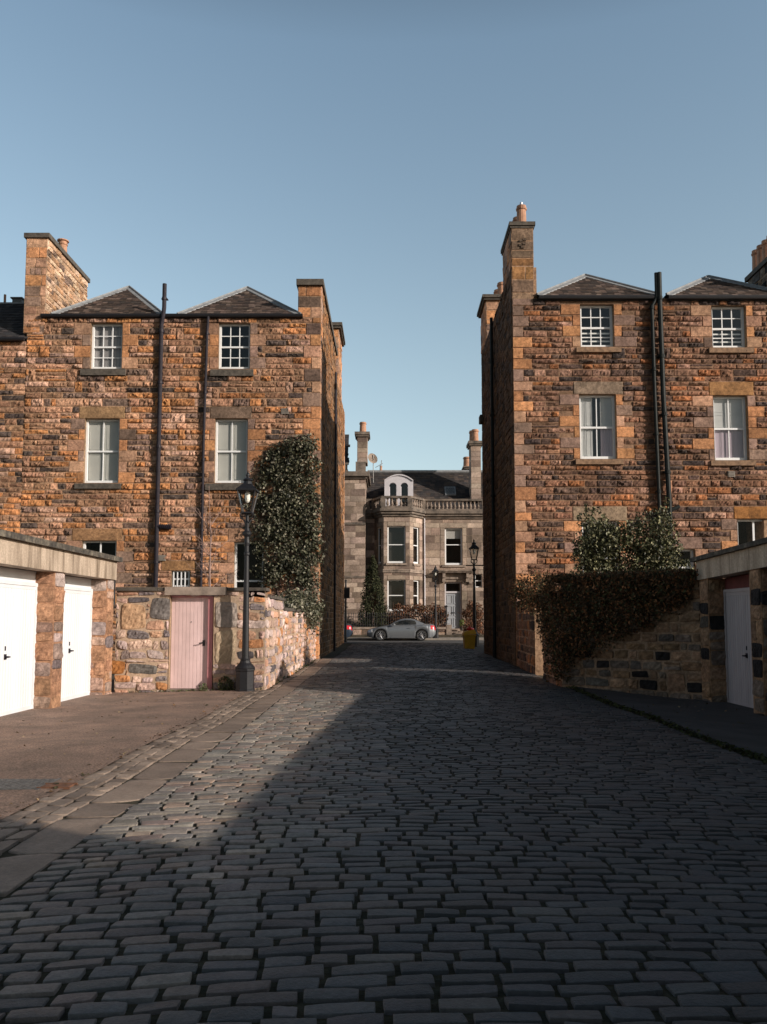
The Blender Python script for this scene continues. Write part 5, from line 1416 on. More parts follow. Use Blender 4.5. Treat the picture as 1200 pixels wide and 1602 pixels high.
m = MB(); m.boxf(frS2, a_ + .08, b2 - .08, v0 + .08, v0 + .97, 0.12, 0.13); m.build('pane', 'glass', sk)
# white dormer with two arched lights
YD = 57.9; dx0_, dx1_ = FX(601.5, 770, YD), FX(646.5, 770, YD); zd0, zd1, zd2 = FZ(781, 624, YD), FZ(753, 624, YD), FZ(744, 624, YD)
zd0 = min(zd0, ZB0 + 0.2)
m = MB(); n = 12
xs_ = np.linspace(dx0_, dx1_, n + 1); tz = [zd1 + (zd2 - zd1) * (1 - ((2 * i / n) - 1) ** 2) for i in range(n + 1)]
wins = [(FX(609, 770, YD), FX(620.5, 770, YD)), (FX(627, 770, YD), FX(638.5, 770, YD))]
zs, za = FZ(761, 624, YD), FZ(755, 624, YD)
# front as vertical strips with arched openings left out
fine = np.linspace(dx0_, dx1_, 73)
def topz(x): s = 2 * (x - dx0_) / (dx1_ - dx0_) - 1; return zd1 + (zd2 - zd1) * (1 - s * s)
def lowz_(x):
    for (a1, b1_) in wins:
        if a1 <= x <= b1_:
            s = 2 * (x - a1) / (b1_ - a1) - 1; return zs + (za - zs) * math.sqrt(max(0, 1 - s * s)) 
    return zd0
for x0_, x1_ in zip(fine[:-1], fine[1:]):
    xm = (x0_ + x1_) / 2; lo = lowz_(xm)
    m.box(x0_, x1_, YD, YD + 0.12, lo, topz(xm))
    m.box(x0_ - 0.0, x1_, YD - 0.08, YD + 0.1, topz(xm) + 0.004, topz(xm) + 0.09)
m.box(dx0_, dx0_ + 0.08, YD + 0.121, YD + 2.5, zd0, zd1); m.box(dx1_ - 0.08, dx1_, YD + 0.121, YD + 2.5, zd0, zd1)
dm = m.build('dormer', 'dormer_paint', fh)
m = MB()
for x0_, x1_ in zip(fine[:-1], fine[1:]): m.box(x0_, x1_, YD + 0.12, YD + 2.6, topz((x0_ + x1_) / 2) - .03, topz((x0_ + x1_) / 2) + 0.05)
m.build('dormer_roof', 'lead', dm)
m = MB()
for (a1, b1_) in wins:
    m.box(a1, b1_, YD + 0.06, YD + 0.10, zs - 0.75, zs - 0.69); m.box(a1, a1 + .05, YD + .06, YD + .1, zd0, zs); m.box(b1_ - .05, b1_, YD + .06, YD + .1, zd0, zs)
m.build('dormer_window', 'dormer_paint', dm)
m = MB()
for (a1, b1_) in wins: m.quad((a1, YD + 0.085, zd0), (b1_, YD + 0.085, zd0), (b1_, YD + 0.085, za), (a1, YD + 0.085, za))
m.build('pane', 'glass', dm)
m = MB(); m.box(dx0_ + 0.1, dx1_ - 0.1, YD + 1.0, YD + 1.1, zd0, zd1); m.build('room_interior', 'room_dark', dm)
# chimneys of the far terrace
def far_chimney(parent, px0, px1, pyb, pyt, Y, pots, cap=0.2, dy=1.4):
    x0, x1 = FX(px0, pyt, Y), FX(px1, pyt, Y); z0, z1 = FZ(pyb, px0, Y), FZ(pyt, px0, Y)
    m = MB()
    masonry(m, frame3((x0, Y, 0), (1, 0, 0)), 0, x1 - x0, z0, z1, PAL_ASHLAR, **ASH)
    masonry(m, frame3((x1, Y, 0), (0, 1, 0)), 0, dy, z0, z1, PAL_ASHLAR, **ASH)
    masonry(m, frame3((x0, Y + dy, 0), (0, -1, 0)), 0, dy, z0, z1, PAL_ASHLAR, **ASH)
    m.box(x0 + 0.02, x1 - 0.02, Y + dy - 0.05, Y + dy, z0, z1, MORTAR)
    o = m.build('chimney', 'ashlar', parent)
    m = MB(); m.box(x0 - 0.1, x1 + 0.1, Y - 0.1, Y + dy + .1, z1, z1 + 0.12); m.box(x0 - 0.18, x1 + 0.18, Y - 0.18, Y + dy + .18, z1 + 0.12, z1 + 0.12 + cap); m.build('chimney_cap', 'balustrade_stone', o)
    for px, h, r_, yy in pots: chimney_pot(o, FX(px, pyt, Y), Y + yy, z1 + 0.12 + cap, h, r_)
    return o
far_chimney(fh, 736.5, 752, 784, 697, 59.2, [(744.5, 0.95, 0.26, 0.5), (742, 1.0, 0.26, 1.1)])
far_chimney(fh, 728, 735.5, 745, 734, 64, [(731.5, 0.8, 0.3, 0.4)], cap=0.1)
# aerials and a dish on the roof
m = MB(); xd_, zd_ = FX(584, 722, 60.5), FZ(722, 584, 60.5)
m.tube([(xd_, 60.5, zd_ - 1.6), (xd_, 60.5, zd_ + 0.5)], 0.03, 6)
m.build('aerial_mast', 'steel_plate', rf)
m = MB()
V = []; T = []; nrm = np.array((0.35, -0.8, 0.35)); nrm /= np.linalg.norm(nrm); aa = np.cross(nrm, (0, 0, 1)); aa /= np.linalg.norm(aa); bb = np.cross(nrm, aa)
for r_, dep in ((0.0, -0.10), (0.2, -0.06), (0.38, 0.04)):
    for k in range(14): V.append(np.array((xd_ - 0.05, 60.4, zd_ + 0.2)) + r_ * (math.cos(k * 6.283 / 14) * aa + math.sin(k * 6.283 / 14) * bb * 1.15) + nrm * dep)
Q = [(i * 14 + j, i * 14 + (j + 1) % 14, (i + 1) * 14 + (j + 1) % 14, (i + 1) * 14 + j) for i in range(2) for j in range(14)]
m.add(V, Q); m.tube([np.array((xd_ - 0.05, 60.4, zd_)), np.array((xd_, 60.4, zd_ + .2)) + nrm * 0.45], 0.015, 5)
m.tube([(xd_ + 0.15, 60.5, zd_ - 0.45), (xd_ + 0.7, 60.45, zd_ - 0.15)], 0.02, 5); m.tube([(xd_ + 0.5, 60.5, zd_ - .7), (xd_ + 0.62, 60.5, zd_ + .1)], 0.02, 5)
m.build('satellite_dish', 'far_trim', rf)
m = MB(); xx = FX(596, 730, 62.6); m.lathe((xx, 62.6, zr), [(0.1, 0), (0.09, 0.45), (0.12, 0.5)], 8); m.build('vent_pipe', 'terracotta', rf)
# white downpipe beside the bay
drainpipe(fh, [(bl1 + 0.12, YF - 0.08, ZC0), (bl1 + 0.12, YF - 0.08, 0.5)], 0.05, 'dormer_paint', collars=[3, 6], label='pale rainwater pipe beside the bay')

# taller pavilion house to the west
fw_ = empty('terraced_house', (-6, 57.2, 0.5), 'ashlar end pavilion with a slim chimney partly hidden beside the bay house', 'house')
YP = 57.1; xe = XF0; zP0, zP1 = FZ(749, 550, YP), FZ(744, 550, YP)
w = MB(); ht = (FX(541, 880, YP) - 1.6, FX(541, 880, YP) - 0.4, 2, 4)
masonry(w, frame3((0, YP, 0), (1, 0, 0)), -12, xe, 0.2, zP0, PAL_ASHLAR, **ASH)
masonry(w, frame3((xe, YP, 0), (0, 1, 0)), 0, 5.0, 0.2, zP0, PAL_ASHLAR, **ASH)
w.box(-12, -9.5, YP, 66, 0.2, zP0, MORTAR); w.box(-12, xe, 65.8, 66, 0.2, zP0, MORTAR)
w.build('wall', 'ashlar', fw_)
m = MB(); m.box(-12, xe + 0.12, YP - 0.15, YP + 5, zP0, zP0 + 0.15); m.box(-12, xe + 0.28, YP - 0.32, YP + 5, zP0 + .15, zP1 + 0.25)
zb2 = FZ(821, 550, YP); m.box(-12, xe + 0.02, YP - 0.08, YP - 0.02, zb2, zb2 + 0.16); zb2 = FZ(904, 550, YP); m.box(-12, xe + 0.02, YP - 0.07, YP - 0.02, zb2, zb2 + 0.14)
m.build('cornice', 'balustrade_stone', fw_)
z0, z1 = zP1 + 0.25, FZ(724, 550, YP)
m = MB(); m.box(-12, xe - 1.2, YP - 0.1, YP + 0.15, z0, z0 + 0.12); m.box(-12, xe - 1.2, YP - 0.1, YP + 0.15, z1 - .12, z1); x0 = FX(556.5, 730, YP); m.box(x0, FX(572, 730, YP), YP - 0.1, YP + 0.6, z0, z1 + 0.06)
for i in range(5): xx = -3.2 - i * 2.2; m.box(xx - .15, xx + .15, YP - .09, YP + .14, z0 + .12, z1 - .12)
bo2 = m.build('balustrade', 'balustrade_stone', fw_)
bs = (z1 - z0 - .24) / hb_
for i in range(14):
    x = xe - 1.4 - 0.27 * i
    o = first.copy(); COL.objects.link(o); o.parent = bo2; 
    if i == 0:
        o.data = first.data.copy(); o.data.transform(Matrix.Translation(-Vector(parent_origin(bo)))); o.data.transform(Matrix.Diagonal((1, 1, bs, 1))); d2 = o.data
    else: o.data = d2
    o.location = Vector((x, YP + .02, z0 + .12)) - Vector(parent_origin(bo2))
m = MB(); slates(m, frame3((-12, YP + 0.6, z0), (1, 0, 0), (0, 3, 4.0)), [(0, 0), (12 + xe - 1.3, 0), (12 + xe - 1.3, 4.2), (0, 4.2)], [(2, (0.05, 0.046, 0.05)), (1, (0.04, 0.037, 0.04))], h=0.25, w=(0.25, 0.4))
m.build('roof', 'slate', fw_)
far_chimney(fw_, 559, 574.5, 724, 683, YP + 0.1, [(567.5, 0.78, 0.24, 0.4)])

# garden frontage: low wall and railings
fg = empty('railing', (0.5, 53.9, 0.33), 'low coped wall with black spiked railings in front of the bay house', 'railing')
m = MB(); frW = frame3((0, 53.8, 0), (1, 0, 0))
masonry(m, frW, -14, FX(698, 990, 53.8), 0.2, 0.86, PAL_ASHLAR, h=(0.2, 0.35), ln=(0.3, 0.9), amp=0.02, cell=0.12); m.box(-14, FX(698, 990, 53.8), 53.83, 54.1, 0.2, 0.86, MORTAR)
m.build('low_wall', 'rubble', fg)
m = MB(); m.box(-14, FX(698, 990, 53.8) + .05, 53.74, 54.15, 0.862, 1.0); x0 = FX(697, 990, 53.8); m.box(x0 + .06, x0 + 0.40, 53.72, 54.17, 0.2, 1.15); m.build('coping', 'far_trim', fg)
m = MB(); zt_ = FZ(960, 560, 53.95)
for x in np.arange(-13.9, FX(697, 980, 53.8), 0.15): m.tube([(x, 53.95, 1.0), (x, 53.95, zt_ - .05)], 0.014, 4); m.lathe((x, 53.95, zt_ - .05), [(0.022, 0), (0.028, 0.04), (0.004, 0.14)], 4)
m.tube([(-14, 53.95, zt_ - 0.22), (FX(697, 980, 53.8), 53.95, zt_ - 0.22)], 0.02, 4); m.tube([(-14, 53.95, 1.12), (FX(697, 980, 53.8), 53.95, 1.12)], 0.02, 4)
m.build('bars', 'black_iron', fg)
m = MB(); x = FX(698.5, 970, 54.5)
for y in (54.2, 55.2, 56.2): m.tube([(x, y, 0.6), (x, y, FZ(950, 698, 54.5))], 0.035, 6); m.lathe((x, y, FZ(950, 698, 54.5)), [(0.05, 0), (0.06, .06), (0.01, .16)], 6)
m.tube([(x, 54.2, 1.9), (x, 56.2, 2.1)], 0.03, 6); m.build('handrail', 'black_iron', fg)

# conifer and hedges in the far garden
CON = [(3, (0.035, 0.042, 0.020)), (2, (0.055, 0.060, 0.028)), (1, (0.075, 0.075, 0.035))]
cf = empty('conifer', (FX(581, 960, 55.2), 55.2, 0.45), 'dark pointed conifer in the far garden against the pale house', 'tree')
m = MB(); z0, z1 = 0.6, FZ(875, 581, 55.2); cx = FX(583.5, 920, 55.2); pts = []
for _ in range(230):
    f = rng.uniform(0, 1); z = z0 + (z1 - z0) * f; rr = 1.0 * np.interp(f, [0, .15, .5, .8, .95, 1], [0.85, 1, 0.82, 0.42, 0.12, 0.03]); a = rng.uniform(0, 6.28); k = rng.uniform(0.55, 1.0)
    pts.append(((cx + rr * k * math.cos(a), 55.2 + rr * k * math.sin(a), z), (0.2 * (1.1 - .6 * f), 0.2 * (1.1 - .6 * f), 0.34)))
blobs(m, pts, 0.14, CON, 4.5, spread=0.8, aspect=0.45); m.build('crown', 'dull_leaf', cf)
m = MB(); m.tube([(cx, 55.2, 0.4), (cx, 55.2, 2.2)], [0.1, 0.06], 8); m.build('trunk', 'bark', cf)
RUS = [(3, (0.17, 0.075, 0.04)), (2, (0.24, 0.11, 0.06)), (1.5, (0.09, 0.045, 0.03)), (0.6, (0.10, 0.09, 0.04))]
def far_bush(label, px0, px1, pt, pb, Y, seed_n, ztops=None):
    o = empty('hedge', (FX((px0 + px1) / 2, pb, Y), Y, 0.45), label, 'hedge')
    m = MB(); pts = []
    for _ in range(seed_n):
        px = rng.uniform(px0, px1); e = min(px - px0, px1 - px) / ((px1 - px0) * 0.2); t = pt + (1 - min(1, e)) * 10 + rng.uniform(0, 4); py = rng.uniform(t, pb)
        yy = Y + rng.uniform(-.4, .4); X, Z = at(px, py, yy); pts.append(((X, yy, Z), (0.28, 0.25, 0.24)))
    blobs(m, pts, 0.12, RUS, 3.6, spread=1.0)
    for _ in range(90):
        px = rng.uniform(px0, px1); X, Z = at(px, rng.uniform(pt + 6, pb), Y); m.tube([(X, Y - .35, Z), (X + rng.normal(0, .3), Y - .5, Z + rng.normal(.1, .3))], 0.012, 3, (0.15, 0.08, 0.05))
    m.build('foliage', 'dull_leaf', o)
    return o
far_bush('wide rust brown hedge under the bay window behind the silver car', 608, 696, 946, 990, 55.4, 150)
far_bush('tall dry brown shrub beside the grey front door', 727, 752, 944, 992, 55.0, 70)
# potted plant on the steps
pp = empty('potted_plant', (FX(722, 980, 56.6), 56.7, 0.6), 'small yellow green plant in a dark pot beside the far grey door', 'plant')
X = FX(723, 980, 56.7); m = MB(); m.lathe((X, 56.7, 0.72), [(0.12, 0), (0.17, 0.3), (0.18, 0.33), (0.14, 0.31)], 12); m.build('pot', 'dark_stone', pp)
m = MB(); P, N = blob((X, 56.7, 1.25), (0.2, 0.2, 0.26), 160); leaves(m, P, N, 0.1, [(1, (0.22, 0.26, 0.06)), (1, (0.14, 0.19, 0.05))]); m.build('foliage', 'dull_leaf', pp)

# ==================================================================== CARS
def make_car(loc, label, paint):
    o = empty('parked_car', loc, label, 'car', 'cars parked on the far street')
    Xo, Yo, Zo = loc        # origin: middle of the car on the road; nose towards -X
    Lc, wb0, wb1, Rw, Ra = 4.08, 0.80, 3.23, 0.325, 0.375
    xs = np.concatenate([np.linspace(0, 0.2, 6), np.linspace(0.24, 3.9, 92), np.linspace(3.92, Lc, 6)])
    ztop = lambda x: np.interp(x, [0, 0.05, 0.2, 0.5, 0.9, 1.35, 2.0, 2.9, 3.4, 3.8, 3.98, 4.04, 4.08], [0.50, 0.60, 0.67, 0.75, 0.83, 0.90, 0.925, 0.945, 0.965, 0.96, 0.93, 0.84, 0.62])
    hw = lambda x: np.interp(x, [0, 0.1, 0.3, 0.7, 1.2, 2.8, 3.3, 3.7, 3.95, 4.08], [0.50, 0.66, 0.80, 0.88, 0.885, 0.89, 0.90, 0.87, 0.78, 0.66])
    def zlow(x):
        z = np.interp(x, [0, 0.15, 0.5, 3.6, 3.95, 4.08], [0.30, 0.20, 0.17, 0.17, 0.25, 0.40])
        for xa in (wb0, wb1):
            if abs(x - xa) < Ra: z = max(z, Rw + math.sqrt(Ra * Ra - (x - xa) ** 2))
        return z
    V = []; nr = 0
    for x in xs:
        zl, zh, w = zlow(x), float(ztop(x)), float(hw(x))
        side = [(w * 0.95, zl), (w * 0.985, zl + (zh - zl) * 0.18), (w, zl + (zh - zl) * 0.42), (w * 1.0, zl + (zh - zl) * 0.60), (w * 0.97, zl + (zh - zl) * 0.80), (w * 0.92, zl + (zh - zl) * 0.93), (w * 0.84, zh), (w * 0.5, zh + 0.025), (0, zh + 0.035)]
        ring = [(-y, z) for y, z in side] + [(y, z) for y, z in side[-2::-1]]
        nr = len(ring)
        V += [(Xo + x - Lc / 2, Yo + y, Zo + z) for y, z in ring]
    Q = [(i * nr + j, i * nr + j + 1, (i + 1) * nr + j + 1, (i + 1) * nr + j) for i in range(len(xs) - 1) for j in range(nr - 1)]
    Q = [tuple(reversed(q)) for q in Q]
    m = MB(); n0 = len(V)
    m.add(V, Q)
    for e in (0, len(xs) - 1):
        idx = [e * nr + j for j in range(nr)]; c = np.mean([V[i] for i in idx], 0)
        m.add([V[i] for i in idx] + [c], tris=[(j, j + 1, nr) if e else (j + 1, j, nr) for j in range(nr - 1)])
    # roof shell and pillars: greenhouse loft
    gx = np.array([1.28, 1.5, 1.75, 2.0, 2.3, 2.6, 2.85, 3.1, 3.3, 3.48]); gz = np.array([0.90, 1.03, 1.16, 1.255, 1.30, 1.29, 1.245, 1.15, 1.06, 0.965])
    def gw_(x, f): return np.interp(f, [0, 1], [0.80, 0.60]) * np.interp(x, [1.28, 2, 2.9, 3.48], [0.93, 1, 1, 0.88])
    xs2 = np.linspace(1.28, 3.48, 45); V = []
    for x in xs2:
        zt2 = float(np.interp(x, gx, gz)); zb2 = float(ztop(x)) - 0.02
        f = (zt2 - zb2) / 0.38
        ring = [(-gw_(x, 0), zb2), (-gw_(x, f * .5), zb2 + (zt2 - zb2) * .5), (-gw_(x, f * .92), zt2 - 0.03), (-gw_(x, f) * .85, zt2 + .005), (0, zt2 + 0.025)]
        ring += [(-y, z) for y, z in ring[-2::-1]]
        V += [(Xo + x - Lc / 2, Yo + y, Zo + z) for y, z in ring]
    k = 9
    Q = [(i * k + j + 1, i * k + j, (i + 1) * k + j, (i + 1) * k + j + 1) for i in range(len(xs2) - 1) for j in range(k - 1)]
    m.add(V, [tuple(reversed(q)) for q in Q])
    m.build('body', paint, o, smooth=True)
    # side glass, front and rear screens, sitting just outside the shell
    def side_glass(s):
        g = MB(); P = []
        for x in np.linspace(1.62, 2.92, 24):
            zt2 = float(np.interp(x, gx, gz)) - 0.065; zb2 = float(ztop(x)) + 0.02
            zt2 = max(zb2 + 0.005, min(zt2, zb2 + np.interp(x, [1.62, 2.6, 2.92], [0.2, 1, 0.10]) if x > 2.6 else zt2))
            for z in (zb2, zt2):
                f = (z - (float(ztop(x)) - .02)) / 0.38
                P.append((Xo + x - Lc / 2, Yo + s * (gw_(x, f) + 0.012), Zo + z))
        q = [(2 * i, 2 * i + 2, 2 * i + 3, 2 * i + 1) for i in range(23)]
        g.add(P, q if s < 0 else [tuple(reversed(t)) for t in q])
        g.build('side_window', 'car_window', o)
    side_glass(-1); side_glass(1)
    for nm, xa, xb in (('windscreen', 1.36, 1.95), ('rear_window', 2.90, 3.36)):
        g = MB(); P = []
        for x in np.linspace(xa, xb, 8):
            zt2 = float(np.interp(x, gx, gz)); f = (zt2 - float(ztop(x)) + .02) / .38
            for y in (-1, -0.5, 0, 0.5, 1): P.append((Xo + x - Lc / 2 + (-.008 if nm == 'windscreen' else .008), Yo + y * gw_(x, f) * 0.82, Zo + zt2 + 0.018 + 0.02 * (1 - y * y)))
        g.add(P, [(i * 5 + j, (i + 1) * 5 + j, (i + 1) * 5 + j + 1, i * 5 + j + 1) for i in range(7) for j in range(4)]); g.build(nm, 'car_window', o)
    m = MB(); m.box(Xo - Lc / 2 + 0.3, Xo + Lc / 2 - 0.3, Yo - 0.62, Yo + 0.62, Zo + 0.16, Zo + 0.68); m.build('underbody', 'rubber', o)
    for s in (-1, 1):
        for xa in (wb0, wb1):
            cx_, cy_, cz_ = Xo + xa - Lc / 2, Yo + s * 0.77, Zo + Rw
            def disc(prof, n=28):
                P = []; mm = MB()
                for r_, dd in prof:
                    for t in range(n): P.append((cx_ + r_ * math.cos(t * 6.2832 / n), cy_ + s * dd, cz_ + r_ * math.sin(t * 6.2832 / n)))
                q = [(i * n + j, i * n + (j + 1) % n, (i + 1) * n + (j + 1) % n, (i + 1) * n + j) for i in range(len(prof) - 1) for j in range(n)]
                mm.add(P, q if s < 0 else [tuple(reversed(t)) for t in q]); return mm
            wh = disc([(0.18, -0.11), (0.30, -0.11), (Rw, -0.08), (Rw, 0.07), (0.305, 0.10), (0.235, 0.105), (0.225, 0.06), (0.02, 0.05)]).build('wheel', 'rubber', o, smooth=False)
            rm = MB()
            for t in range(10):
                a = t * 6.2832 / 10 + 0.2; c_, s_ = math.cos(a), math.sin(a)
                p, q = np.array((cx_ + c_ * 0.04, cy_ + s * 0.088, cz_ + s_ * 0.04)), np.array((cx_ + c_ * 0.225, cy_ + s * 0.095, cz_ + s_ * 0.225)); rm.tube([p, q], [0.020, 0.017], 4)
            P = []
            for r_, dd in ((0.215, 0.08), (0.222, 0.108), (0.238, 0.108), (0.242, 0.09)):
                for t in range(28): P.append((cx_ + r_ * math.cos(t * 6.2832 / 28), cy_ + s * dd, cz_ + r_ * math.sin(t * 6.2832 / 28)))
            q = [(i * 28 + j, i * 28 + (j + 1) % 28, (i + 1) * 28 + (j + 1) % 28, (i + 1) * 28 + j) for i in range(3) for j in range(28)]
            rm.add(P, q if s < 0 else [tuple(reversed(t)) for t in q]); rm.lathe((cx_, cy_ + s * 0.07, cz_ - .02), [(0.04, 0), (0.04, .04)], 8)
            rm.build('rim', 'alloy', wh)
    def patch(name, x0, x1, f0, f1, s, mat, off=0.012):
        g = MB(); P = []
        for x in np.linspace(x0, x1, 8):
            zl, zh, w_ = zlow(x), float(ztop(x)), float(hw(x))
            for f in np.linspace(f0, f1, 4):
                ww = w_ * np.interp(f, [0, .18, .42, .6, .8, .93, 1], [.95, .985, 1, 1, .97, .92, .84]); P.append((Xo + x - Lc / 2 + (off if x1 > 2 else -off) * (name != 'door'), Yo + s * (ww + off * .6), Zo + zl + (zh - zl) * f))
        q = [(i * 4 + j, (i + 1) * 4 + j, (i + 1) * 4 + j + 1, i * 4 + j + 1) for i in range(7) for j in range(3)]
        g.add(P, q if s < 0 else [tuple(reversed(t)) for t in q]); return g.build(name, mat, o, smooth=True)
    for s in (-1, 1):
        patch('tail_light', 3.76, 4.06, 0.62, 0.93, s, 'lamp_red'); patch('headlight', 0.06, 0.34, 0.62, 0.95, s, 'lamp_clear')
        d = patch('door', 1.42, 2.62, 0.06, 0.965, s, paint, 0.006)
        h = MB(); h.box(Xo + 2.42 - Lc / 2, Xo + 2.58 - Lc / 2, Yo + s * 0.905 - .012, Yo + s * 0.905 + .012, Zo + 0.74, Zo + 0.77); h.build('handle', paint, d)
        h = MB(); h.lathe((Xo + 1.60 - Lc / 2, Yo + s * 0.93, Zo + 0.95), [(0.03, -.05), (0.09, -.03), (0.095, .03), (0.05, .07)], 10); h.build('wing_mirror', paint, o)
    g = MB(); g.box(Xo + 1.42 - Lc / 2, Xo + 1.445 - Lc / 2, Yo - 0.9, Yo + 0.9, Zo + 0.2, Zo + 0.21); g.build('sill_trim', 'rubber', o)
    return o
m_, nt_, b_ = newmat('car_window'); b_.inputs['Base Color'].default_value = (0.02, 0.024, 0.026, 1); b_.inputs['Roughness'].default_value = 0.06; b_.inputs['Specular IOR Level'].default_value = 0.8
n_ = noise(nt_, 3.0, 2, 0.5, poscoord(nt_)); r_ = ramp(nt_, n_.outputs['Fac'], [(0.4, (0.012, 0.014, 0.015)), (0.7, (0.05, 0.05, 0.045))]); nt_.links.new(r_.outputs['Color'], b_.inputs['Base Color'])
MATS['car_window'] = m_
YCAR = 50.2
car = make_car((at(627.5, 995, YCAR)[0], YCAR, 0.225), 'silver low coupe parked side on in the far street', 'car_silver')
car2 = make_car((at(627.5, 995, YCAR)[0] - 4.95, YCAR, 0.225), 'dark blue car whose tail shows past the sunlit house corner', 'car_navy')

# yellow grit bin with a red bag on its lid
yb_ = 38.4; gx0, gx1 = at(725, 1000, yb_)[0], at(742.5, 1000, yb_)[0]; zgr = float(zt(3.7, yb_))
gb = empty('grit_bin', ((gx0 + gx1) / 2, yb_, zgr), 'yellow plastic grit bin standing against the shaded flank wall', 'grit bin')
m = MB(); zz = zgr - 0.02; xm = (gx0 + gx1) / 2; wd = (gx1 - gx0) / 2
m.add([(xm + sx * wd * k, yb_ + sy * 0.45 * k, z) for z, k in ((zz, 0.82), (zz + 0.62, 1.0)) for sx, sy in ((-1, -1), (1, -1), (1, 1), (-1, 1))], [(0, 1, 5, 4), (1, 2, 6, 5), (2, 3, 7, 6), (3, 0, 4, 7), (3, 2, 1, 0), (4, 5, 6, 7)])
m.box(xm - wd - .03, xm + wd + .03, yb_ - 0.49, yb_ + 0.49, zz + 0.60, zz + 0.66)
m.build('body', 'yellow_plastic', gb)
m = MB(); m.add([(xm - wd - .04, yb_ - .5, zz + .66), (xm + wd + .04, yb_ - .5, zz + .70), (xm + wd + .04, yb_ + .5, zz + .70), (xm - wd - .04, yb_ + .5, zz + .66), (xm - wd + .03, yb_ - .36, zz + .80), (xm + wd - .03, yb_ - .36, zz + .90), (xm + wd - .03, yb_ + .36, zz + .90), (xm - wd + .03, yb_ + .36, zz + .80)],
               [(0, 1, 5, 4), (1, 2, 6, 5), (2, 3, 7, 6), (3, 0, 4, 7), (4, 5, 6, 7), (3, 2, 1, 0)]); m.build('lid', 'yellow_plastic', gb)
m = MB(); V = []; n = 10
for i, (r_, z) in enumerate(((0.10, 0), (0.17, 0.05), (0.16, 0.10), (0.09, 0.14), (0.03, 0.16), (0.05, 0.19))):
    for t in range(n): k = r_ * (1 + 0.18 * math.sin(3 * t + i)); V.append((k * math.cos(t * .6283), k * math.sin(t * .6283) * .8, z))
m.add(V, [(i * n + j, i * n + (j + 1) % n, (i + 1) * n + (j + 1) % n, (i + 1) * n + j) for i in range(5) for j in range(n)])
o = m.build('bag', 'red_plastic', smooth=True); o.location = (xm + 0.02, yb_ - 0.2, zz + 0.85); tag(o, 'small red bag lying on top of the yellow bin', 'bag')

# covers in the sunlit forecourt
def plate(name, px, py, w, d, mat, label, cat):
    Yp = 1300 * 1.47 / (py - 970); X = at(px, py, Yp)[0]; z = float(zt(X, Yp)) + 0.014
    m = MB(); m.box(-w / 2, w / 2, -d / 2, d / 2, -0.01, 0.006)
    if name == 'drain_cover':
        for i in range(9):
            for j in range(7):
                x, y = -w / 2 + w * (i + .5) / 9, -d / 2 + d * (j + .5) / 7; m.box(x - w * .03, x + w * .03, y - d * .035, y + d * .035, 0.006, 0.011)
        m.box(-w / 2 - .03, -w / 2 - .004, -d / 2 - .03, d / 2 + .03, -0.01, 0.008); m.box(w / 2 + .004, w / 2 + .03, -d / 2 - .03, d / 2 + .03, -0.01, 0.008)
    else:
        m.box(-w / 2 - .02, w / 2 + .02, -d / 2 - .02, -d / 2 - .003, -.01, .009); m.box(-w / 2 - .02, w / 2 + .02, d / 2 + .003, d / 2 + .02, -.01, .009)
    o = m.build(name, mat); o.location = (X, Yp, z); tag(o, label, cat)
plate('drain_cover', 18, 1226, 0.62, 0.45, 'steel_plate', 'grey chequered metal cover set in the sunlit forecourt', 'manhole cover')
plate('stopcock_cover', 90, 1229, 0.24, 0.16, 'rust', 'small rusty iron cover beside the grey chequered one', 'valve cover')

# a house behind the viewer on the eastern side, whose shadow lies across the near setts
bh = empty('stone_house', (9, -5, 0), 'plain two storey rubble house behind the viewpoint shading the near setts', 'house')
w = MB()
for fr, Ls in ((frame3((6.9, -1.8, 0), (0, -1, 0)), 8.2), (frame3((11, -10, 0), (0, 1, 0)), 8.2), (frame3((11, -1.8, 0), (-1, 0, 0)), 4.1)):
    hs = [(1.5 + 3 * i, 2.6 + 3 * i, z, z + 1.6) for i in range(int(Ls / 3.2)) for z in (0.9, 3.9)] if Ls > 5 else []
    masonry(w, fr, 0, Ls, -0.2, 6.6, PAL_BROWN, hs, h=(0.25, 0.35), ln=(0.4, 0.9), amp=0.03, cell=0.25, doubles=0)
w.box(6.9, 11, -10, -9.9, -0.2, 6.6, MORTAR)
w.build('wall', 'rubble', bh)
m = MB(); m.add([(6.8, -1.75, 6.6), (11.1, -1.75, 6.6), (11.2, -10.2, 6.6), (6.7, -10.2, 6.6), (8.95, -4, 8.2), (8.95, -8, 8.2)], [(0, 3, 5, 4), (2, 1, 4, 5), (3, 2, 1, 0)], [(1, 0, 4), (3, 2, 5)], (0.08, 0.07, 0.06)); m.build('roof', 'slate', bh)

# gabled outbuilding added out of view, its gable shaped to cast the lane shadow
ob = empty('shadow_caster', (10, 14.2, 0), 'narrow gabled stone outbuilding added out of view to shade the lane', 'shadow_caster')
w = MB(); gp = [(10.6, 3.70), (12.45, 4.38), (14.2, 5.0), (17.4, 3.8)]
for x in (8.2, 9.5):
    V = [(x, y, z) for y, z in gp] + [(x, y, -0.2) for y, z in gp]
    w.add(V, [(4, 5, 1, 0), (5, 6, 2, 1), (6, 7, 3, 2)] if x < 9 else [(0, 1, 5, 4), (1, 2, 6, 5), (2, 3, 7, 6)], col=(0.2, 0.14, 0.09))
masonry(w, frame3((8.2, 17.4, 0), (0, -1, 0)), 0, 6.8, -0.2, 3.55, PAL_BROWN, h=(0.2, 0.3), ln=(0.3, 0.7), amp=0.03, cell=0.2, doubles=0)
w.box(8.2, 9.5, 17.3, 17.38, -0.2, 3.79, MORTAR); w.box(8.2, 9.5, 10.62, 10.7, -0.2, 3.69, MORTAR)
w.build('wall', 'rubble', ob)
m = MB()
